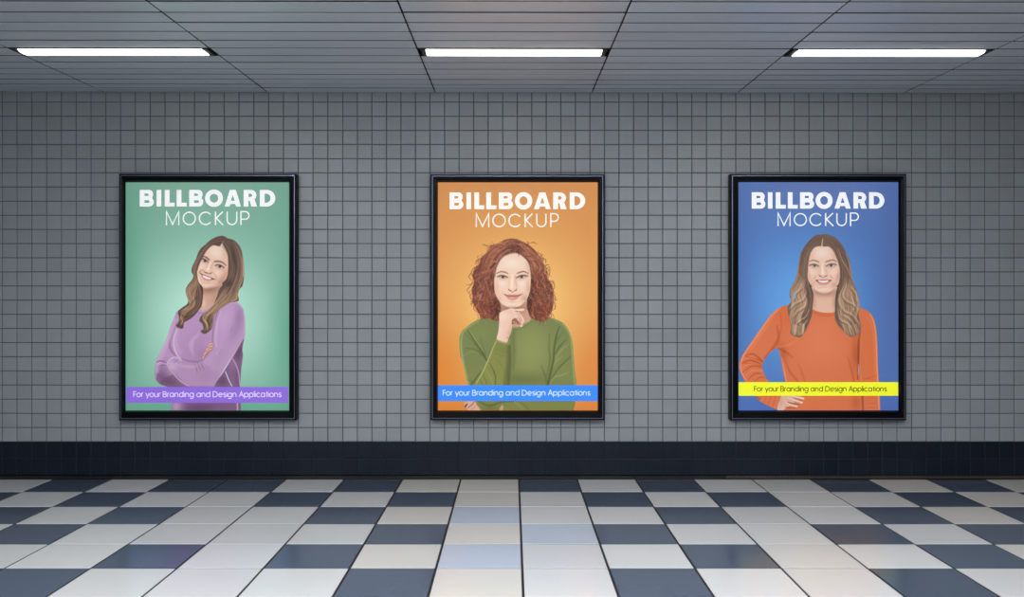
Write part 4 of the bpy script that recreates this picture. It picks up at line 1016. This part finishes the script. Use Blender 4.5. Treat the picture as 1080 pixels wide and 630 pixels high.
# ------------------------------------------------ lettering (outlines in photo units, y down, filled by 2-D curves)
def arc(cx, cy, rx, ry, a0, a1, n=18):
    return [(cx+rx*math.cos(math.radians(a0+(a1-a0)*k/n)), cy-ry*math.sin(math.radians(a0+(a1-a0)*k/n))) for k in range(n+1)]
def bold(ch, x0, x1, y0, y1):
    w, h = x1-x0, y1-y0; s = h*.285; t = h*.225
    if ch == 'I': return [[(x0, y0), (x1, y0), (x1, y1), (x0, y1)]]
    if ch == 'L': return [[(x0, y0), (x0+s, y0), (x0+s, y1-t), (x1, y1-t), (x1, y1), (x0, y1)]]
    cy = (y0+y1)/2
    if ch == 'O':
        cx = (x0+x1)/2; o = h*.02
        return [arc(cx, cy, w/2, h/2+o, 0, 360, 40)[:-1], arc(cx, cy, w/2-s*.98, h/2+o-t*1.12, 0, 360, 36)[:-1]]
    if ch == 'D':
        r = h/2; ex = w*.56
        return [[(x0, y0)]+arc(x1-ex, cy, ex, r, 90, -90, 26)+[(x0, y1)], [(x0+s, y0+t)]+arc(x1-ex, cy, ex-s, r-t, 90, -90, 22)+[(x0+s, y1-t)]]
    if ch == 'B':
        r1 = h*.26; m = y0+h*.485; r2 = (y1-m)/2+h*.02
        a1 = (y0+m)/2+h*.01; a2 = y1-r2
        out = [(x0, y0)]+arc(x1-w*.05-r1*.98, y0+r1, r1*.98, r1, 90, -38, 14)+arc(x1-r2*1.02, y1-r2, r2*1.02, r2, 48, -90, 16)+[(x0, y1)]
        hh = h*.085
        def hole(yc, xr, hh): return [(x0+s, yc-hh)]+arc(xr-hh, yc, hh, hh, 90, -90, 10)+[(x0+s, yc+hh)]
        return [out, hole(y0+h*.29, x1-w*.36, h*.075), hole(y0+h*.705, x1-w*.30, h*.085)]
    if ch == 'R':
        r = h*.325
        xr = x1-w*.05
        out = [(x0, y0)]+arc(xr-r*1.08, y0+r, r*1.08, r, 90, -48, 20)+[(x1, y1), (x1-s*1.22, y1), (x0+w*.46, y0+h*.64), (x0+s, y0+h*.64), (x0+s, y1), (x0, y1)]
        return [out, [(x0+s, y0+h*.22)]+arc(xr-r*1.1, y0+h*.325, h*.105, h*.105, 90, -90, 10)+[(x0+s, y0+h*.43)]]
    if ch == 'A':
        cx = (x0+x1)/2; q = s*1.02
        return [[(cx-s*.62, y0), (cx+s*.62, y0), (x1, y1), (x1-q, y1), (x1-q-h*.055, y1-h*.155), (x0+q+h*.055, y1-h*.155), (x0+q, y1), (x0, y1)],
                [(cx, y0+h*.30), (cx+h*.125, y1-h*.345), (cx-h*.125, y1-h*.345)]]
def light(ch, x0, x1, y0, y1):
    """centre lines of a thin letter"""
    w, h = x1-x0, y1-y0; cx, cy = (x0+x1)/2, (y0+y1)/2
    if ch == 'M': return [[(x0, y1), (x0, y0), (cx, y1-h*.06), (x1, y0), (x1, y1)]]
    if ch == 'O': return [arc(cx, cy, w/2, h/2, 0, 360, 36)]
    if ch == 'C': return [arc(x0+w*.54, cy, w*.54, h/2, 38, 322, 30)]
    if ch == 'K': return [[(x0, y0), (x0, y1)], [(x1-w*.04, y0), (x0, cy+h*.03)], [(x0+w*.1, cy-h*.03), (x1, y1)]]
    if ch == 'U': return [[(x0, y0)]+[(p[0], p[1]) for p in arc(cx, y1-w*.5, w/2, w/2, 180, 360, 18)]+[(x1, y0)]]
    if ch == 'P': return [[(x0, y1), (x0, y0)]+arc(x1-h*.28, y0+h*.28, h*.28, h*.28, 90, -90, 14)+[(x0, y0+h*.56)]]
def ribbon(line, w):
    """outline polygon of a thick polyline; a closed one gives outer and inner ring"""
    p = [np.array(q, float) for q in line]
    closed = np.allclose(p[0], p[-1])
    if closed: p = p[:-1]
    n = len(p); A, B_ = [], []
    for i in range(n):
        if closed: d0, d1 = p[i]-p[i-1], p[(i+1) % n]-p[i]
        else: d0 = p[i]-p[i-1] if i else p[1]-p[0]; d1 = p[i+1]-p[i] if i < n-1 else p[-1]-p[-2]
        d0 = d0/np.linalg.norm(d0); d1 = d1/np.linalg.norm(d1)
        t = d0+d1; L = np.linalg.norm(t); t = t/L if L > 1e-6 else d0
        nn = np.array((-t[1], t[0])); k = w/2/max(.35, abs(float(np.dot(t, d0))))
        A.append(p[i]+nn*k); B_.append(p[i]-nn*k)
    return (A, B_, closed)
def glyph_small(ch):
    """centre lines, cap height 1 (y up), and advance"""
    xh = .74; r = xh/2; A = lambda cx, cy, rx, ry, a0, a1, n=14: [(x, y) for x, y in [(cx+rx*math.cos(math.radians(a0+(a1-a0)*k/n)), cy+ry*math.sin(math.radians(a0+(a1-a0)*k/n))) for k in range(n+1)]]
    G = {
        'F': ([[(0, 0), (0, 1), (.5, 1)], [(0, .52), (.45, .52)]], .62),
        'o': ([A(r, r, r, r, 0, 360, 20)], .9), 'r': ([[(0, 0), (0, xh)], A(.26, xh-.26, .26, .26, 180, 80, 6)], .44),
        'y': ([[(0, xh), (.33, 0)], [(.66, xh), (.2, -.32)]], .76), 'u': ([[(0, xh)]+A(.3, .3, .3, .3, 180, 360, 10)+[(.6, xh)], [(.6, .3), (.6, 0)]], .82),
        'B': ([[(0, 0), (0, 1), (.32, 1)]+A(.34, .76, .24, .24, 90, -90, 8)+[(0, .52)], [(.3, .52)]+A(.38, .26, .26, .26, 90, -90, 8)+[(0, 0)]], .84),
        'a': ([A(r, r, r, r, 0, 360, 20), [(2*r, xh), (2*r, 0)]], .96), 'n': ([[(0, 0), (0, xh)], A(.3, xh-.3, .3, .3, 180, 0, 10)+[(.6, 0)]], .82),
        'd': ([A(r, r, r, r, 0, 360, 20), [(2*r, 1.08), (2*r, 0)]], .96), 'i': ([[(0, 0), (0, xh)], [(0, 1.0), (0, 1.08)]], .22),
        'g': ([A(r, r, r, r, 0, 360, 20), [(2*r, xh), (2*r, -.02)]+A(r, -.02, r, .33, 0, -150, 10)], .96), 'D': ([[(0, 0), (0, 1), (.3, 1)]+A(.34, .5, .5, .5, 90, -90, 14)+[(0, 0)]], 1.04),
        'e': ([[(.02, r), (2*r, r)]+A(r, r, r, r, 0, 315, 18)], .9), 's': ([A(.25, xh-.19, .21, .19, 30, 250, 9)+A(.25, .19, .23, .19, 80, -150, 9)], .64),
        'A': ([[(0, 0), (.42, 1), (.84, 0)], [(.15, .34), (.69, .34)]], .98), 'p': ([A(r, r, r, r, 0, 360, 20), [(0, xh), (0, -.34)]], .94), 'l': ([[(0, 0), (0, 1.08)]], .22),
        'c': ([A(r, r, r, r, 42, 318, 18)], .84), 't': ([[(.16, .98), (.16, 0)], [(0, xh), (.36, xh)]], .46), ' ': ([], .36)}
    return G[ch]

def lettering(name, shapes, ribs, m, parent, Y, origin, th=.0006, label=None):
    """shapes: closed outlines with holes; ribs: (line, width). All in photo units on the plane Y"""
    bm = bmesh.new()
    cu = bpy.data.curves.new('outline', 'CURVE'); cu.dimensions = '2D'; cu.fill_mode = 'BOTH'
    k = (D+Y)/F
    for s in shapes:
        sp = cu.splines.new('POLY'); sp.points.add(len(s)-1)
        for q, (x, y) in zip(sp.points, s): q.co = ((x-540)*k, CAMZ+(312-y)*k, 0, 1)
        sp.use_cyclic_u = True
    if shapes:
        ob = bpy.data.objects.new('outline', cu); COL.objects.link(ob)
        dg = bpy.context.evaluated_depsgraph_get()
        me = bpy.data.meshes.new_from_object(ob.evaluated_get(dg))
        bm.from_mesh(me)
        bpy.data.objects.remove(ob); bpy.data.meshes.remove(me)
    bpy.data.curves.remove(cu)
    for line, w in ribs:
        A, B_, closed = ribbon(line, w)
        va = [bm.verts.new(((x-540)*k, CAMZ+(312-y)*k, 0)) for x, y in A]
        vb = [bm.verts.new(((x-540)*k, CAMZ+(312-y)*k, 0)) for x, y in B_]
        n = len(va)
        for i in range(n if closed else n-1):
            j = (i+1) % n
            bm.faces.new((va[i], va[j], vb[j], vb[i]))
    for v in bm.verts: v.co = (v.co.x-origin[0], 0, v.co.y-origin[2])
    bmesh.ops.recalc_face_normals(bm, faces=bm.faces)
    for f in bm.faces:
        f.normal_update()
        if f.normal.y > 0: f.normal_flip()
    r = bmesh.ops.extrude_face_region(bm, geom=list(bm.faces))
    for v in [e for e in r['geom'] if isinstance(e, bmesh.types.BMVert)]: v.co.y -= th
    me = bpy.data.meshes.new(name); bm.to_mesh(me); bm.free(); me.materials.append(m)
    o = bpy.data.objects.new(name, me); COL.objects.link(o); o.parent = parent
    o.location = np.array((origin[0], Y, origin[2]))-world(parent)
    if label: o['label'] = label
    return o

def grid_print(name, X, Y_, rgb, keep, Yp, parent, origin, label=None):
    """printed film as a fine flat mesh whose ink is stored per vertex"""
    H, W = X.shape; k = (D+Yp)/F
    V = np.stack([(X-540)*k-origin[0], np.zeros_like(X), CAMZ+(312-Y_)*k-origin[2]], -1).reshape(-1, 3)
    idx = np.arange(H*W).reshape(H, W)
    q = np.stack([idx[1:, :-1], idx[1:, 1:], idx[:-1, 1:], idx[:-1, :-1]], -1).reshape(-1, 4)
    if keep is not None:
        kk = keep.reshape(-1)[q].max(1) > .02; q = q[kk]
    used, inv = np.unique(q, return_inverse=True); q = inv.reshape(-1, 4); V = V[used]
    colr = lin(rgb.reshape(-1, 3)[used])
    me = bpy.data.meshes.new(name)
    me.vertices.add(len(V)); me.vertices.foreach_set('co', V.ravel())
    me.loops.add(q.size); me.loops.foreach_set('vertex_index', q.ravel().astype(np.int32))
    me.polygons.add(len(q)); me.polygons.foreach_set('loop_start', (np.arange(len(q))*4).astype(np.int32)); me.polygons.foreach_set('loop_total', np.full(len(q), 4, np.int32))
    a = me.color_attributes.new('ink', 'FLOAT_COLOR', 'POINT'); a.data.foreach_set('color', np.c_[colr, np.ones(len(colr))].ravel())
    me.update(calc_edges=True); me.materials.append(M['print'])
    o = bpy.data.objects.new(name, me); COL.objects.link(o); o.parent = parent
    o.location = np.array((origin[0], Yp, origin[2]))-world(parent)
    if label: o['label'] = label
    return o

def ring(b, o_, i_, Yo, Yi, m=0):
    """picture-frame band between outer rect o_ at depth Yo and inner rect i_ at depth Yi"""
    def c(r, Y): 
        x0, y0, x1, y1 = r
        return [P(x0, y1, 0)[0:1]+(Y,)+P(x0, y1, 0)[2:], P(x1, y1, 0)[0:1]+(Y,)+P(x1, y1, 0)[2:], P(x1, y0, 0)[0:1]+(Y,)+P(x1, y0, 0)[2:], P(x0, y0, 0)[0:1]+(Y,)+P(x0, y0, 0)[2:]]
    A, B_ = c(o_, Yo), c(i_, Yi)
    for i in range(4):
        j = (i+1) % 4
        b.face([A[i], A[j], B_[j], B_[i]], m)

def billboard(outer, sheet, label, title_x, title_y, sub_x, sub_y, ink, banner, ban_col, small, small_col, bg, painter, plabel):
    YF = -.075; kf = (D+YF)/D
    sc = lambda r: (540+(r[0]-540)*kf, 312+(r[1]-312)*kf, 540+(r[2]-540)*kf, 312+(r[3]-312)*kf)   # so that the front edge stands where the photo has it
    o_ = sc(outer); w0 = .0
    cx = (o_[0]+o_[2])/2
    base = P(cx, o_[3], 0); org = (base[0], 0, base[2])
    t = thing('billboard', label, 'billboard', (base[0], -.008, base[2]), 'framed billboards on the tiled wall')
    def ins(r, d): return (r[0]+d, r[1]+d, r[2]-d, r[3]-d)
    sh = (540+(sheet[0]-540)*(D-.05)/D, 312+(sheet[1]-312)*(D-.05)/D, 540+(sheet[2]-540)*(D-.05)/D, 312+(sheet[3]-312)*(D-.05)/D)
    b = MB()
    ring(b, o_, o_, -.007, YF+.004); ring(b, o_, ins(o_, .5), YF+.004, YF); ring(b, ins(o_, .5), ins(o_, 1.3), YF, YF)
    ring(b, ins(o_, 1.3), ins(o_, 1.5), YF, YF+.006)
    ring(b, ins(o_, 2.3), ins(o_, 2.8), YF+.003, YF-.002); ring(b, ins(o_, 2.8), ins(sh, -1.2), YF-.002, YF+.002)
    ring(b, ins(sh, -1.2), ins(sh, -.2), YF+.002, -.046); ring(b, ins(sh, -.2), ins(sh, 1.0), -.046, -.046)
    b.face([P(o_[0], o_[3], 0)[:1]+(-.007,)+P(o_[0], o_[3], 0)[2:], P(o_[0], o_[1], 0)[:1]+(-.007,)+P(o_[0], o_[1], 0)[2:], P(o_[2], o_[1], 0)[:1]+(-.007,)+P(o_[2], o_[1], 0)[2:], P(o_[2], o_[3], 0)[:1]+(-.007,)+P(o_[2], o_[3], 0)[2:]])
    b.build('frame', M['frame'], t, org)
    b = MB(); ring(b, ins(o_, 1.3), ins(o_, 1.55), YF+.003, YF-.001); ring(b, ins(o_, 1.55), ins(o_, 2.1), YF-.001, YF-.001); ring(b, ins(o_, 2.1), ins(o_, 2.5), YF-.001, YF+.004)
    b.build('frame_bead', M['bead'], t, org, label='thin steel-blue bead around the black frame')
    # the sheet
    YS = -.050
    nx, ny = 85, 122
    X, Y_ = np.meshgrid(np.linspace(sheet[0], sheet[2], nx), np.linspace(sheet[1], sheet[3], ny))
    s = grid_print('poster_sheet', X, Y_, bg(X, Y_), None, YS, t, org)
    c = painter(3)
    lim = (c.Y <= sheet[3]) & (c.X >= sheet[0]) & (c.X <= sheet[2])
    jmax = int(np.max(np.nonzero(lim.any(1))[0]))+1
    imin = int(np.min(np.nonzero(lim.any(0))[0])); imax = int(np.max(np.nonzero(lim.any(0))[0]))+1
    sl = (slice(0, jmax), slice(imin, imax))
    grid_print('printed_portrait', c.X[sl], c.Y[sl], np.clip(c.rgb[sl], 0, 255), c.a[sl], YS-.0008, s, org, plabel)
    # lettering
    shapes = []
    for ch, (a, e) in zip('BILLBOARD', title_x): shapes += bold(ch, a, e, *title_y)
    m_ink = print_mat('printed_title_ink', ink)
    lettering('title_lettering', shapes, [], m_ink, s, YS-.0008, org)
    w = 1.25
    ribs = []
    for ch, (a, e) in zip('MOCKUP', sub_x):
        for ln in light(ch, a+w/2, e-w/2, sub_y[0]+(w/2 if ch in 'OC' else 0), sub_y[1]-(w/2 if ch in 'OCU' else 0)): ribs.append((ln, w))
    lettering('subtitle_lettering', [], ribs, m_ink, s, YS-.0008, org)
    x0, y0, x1, y1 = banner
    lettering('banner_strip', [[(x0, y0), (x1, y0), (x1, y1), (x0, y1)]], [], print_mat('printed_banner_ink', ban_col), s, YS-.0016, org)
    txt = 'For your Branding and Design Applications'
    (sx0, sx1), (cap, basel), sw = small
    hgt = basel-cap
    adv = sum(glyph_small(ch)[1] for ch in txt)-.18
    kx = (sx1-sx0)/adv; x = sx0; ribs = []
    m_txt = print_mat('printed_banner_text', small_col)
    for ch in txt+' ':
        gl, ad = glyph_small(ch)
        if ch == ' ' and ribs:
            lettering('banner_word', [], ribs, m_txt, s, YS-.0024, org); ribs = []
        for ln in gl: ribs.append(([(x+px*kx*.96+sw/2, basel-py*hgt) for px, py in ln], sw))
        x += ad*kx
    return t

def zx(ox, l): return [(ox+a/6.75, ox+e/6.75) for a, e in l]
billboard((125.3, 183.4, 312.3, 443.6), (132.6, 192.4, 305, 433.2), 'black framed billboard with green poster of a woman with crossed arms in lilac sweater',
          zx(140, [(50, 150), (170, 203), (228, 298), (313, 384), (402, 502), (515, 642), (655, 770), (790, 885), (905, 1015)]), (200.4, 217.9),
          zx(140, [(236, 332), (355, 450), (470, 560), (585, 648), (668, 745), (766, 832)]), (223.3, 237.6), (248, 248, 248),
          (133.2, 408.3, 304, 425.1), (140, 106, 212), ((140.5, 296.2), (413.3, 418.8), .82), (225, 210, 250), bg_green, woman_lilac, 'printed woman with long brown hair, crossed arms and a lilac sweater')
billboard((454.2, 184.0, 637.6, 443.4), (461.8, 192.4, 630.4, 433.2), 'black framed billboard with an orange poster of a curly red-haired woman in a green sweater',
          zx(465, [(62, 160), (182, 215), (238, 308), (323, 395), (413, 513), (527, 650), (663, 782), (800, 895), (917, 1027)]), (203.1, 220.7),
          zx(465, [(248, 345), (366, 462), (480, 570), (596, 658), (678, 752), (778, 840)]), (225.5, 239.8), (250, 248, 242),
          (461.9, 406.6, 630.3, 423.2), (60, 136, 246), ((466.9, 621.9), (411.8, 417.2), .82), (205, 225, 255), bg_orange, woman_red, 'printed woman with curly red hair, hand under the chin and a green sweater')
billboard((770.6, 183.6, 956.0, 443.6), (778.8, 192.2, 947.4, 433.2), 'black framed billboard with a blue poster of a smiling woman in an orange sweater',
          zx(785, [(53, 150), (168, 200), (224, 295), (310, 380), (397, 497), (508, 628), (642, 757), (777, 872), (888, 997)]), (202.9, 220.1),
          zx(785, [(236, 330), (352, 446), (463, 553), (575, 638), (655, 730), (752, 816)]), (224.8, 238.6), (248, 249, 252),
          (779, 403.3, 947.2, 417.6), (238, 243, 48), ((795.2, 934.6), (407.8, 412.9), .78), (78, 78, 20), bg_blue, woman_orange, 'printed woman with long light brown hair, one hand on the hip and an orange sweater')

# ------------------------------------------------ camera, world, view
cam = bpy.data.objects.new('camera', bpy.data.cameras.new('camera')); COL.objects.link(cam)
cam.location = (0, -D, CAMZ); cam.rotation_euler = (math.pi/2, 0, 0)
cam.data.sensor_width = 36; cam.data.lens = F/1080*36; cam.data.shift_y = -3/1080
cam.data.clip_start = .05
SC.camera = cam
wd = bpy.data.worlds.new('world'); SC.world = wd; wd.use_nodes = True
wd.node_tree.nodes['Background'].inputs[0].default_value = (.02, .022, .025, 1)
SC.view_settings.view_transform = 'Standard'; SC.view_settings.look = 'None'
SC.view_settings.gamma = 1; SC.view_settings.use_curve_mapping = False
SC.view_settings.exposure = 0
SC.cycles.use_denoising = True
SC.cycles.max_bounces = 8; SC.cycles.diffuse_bounces = 5
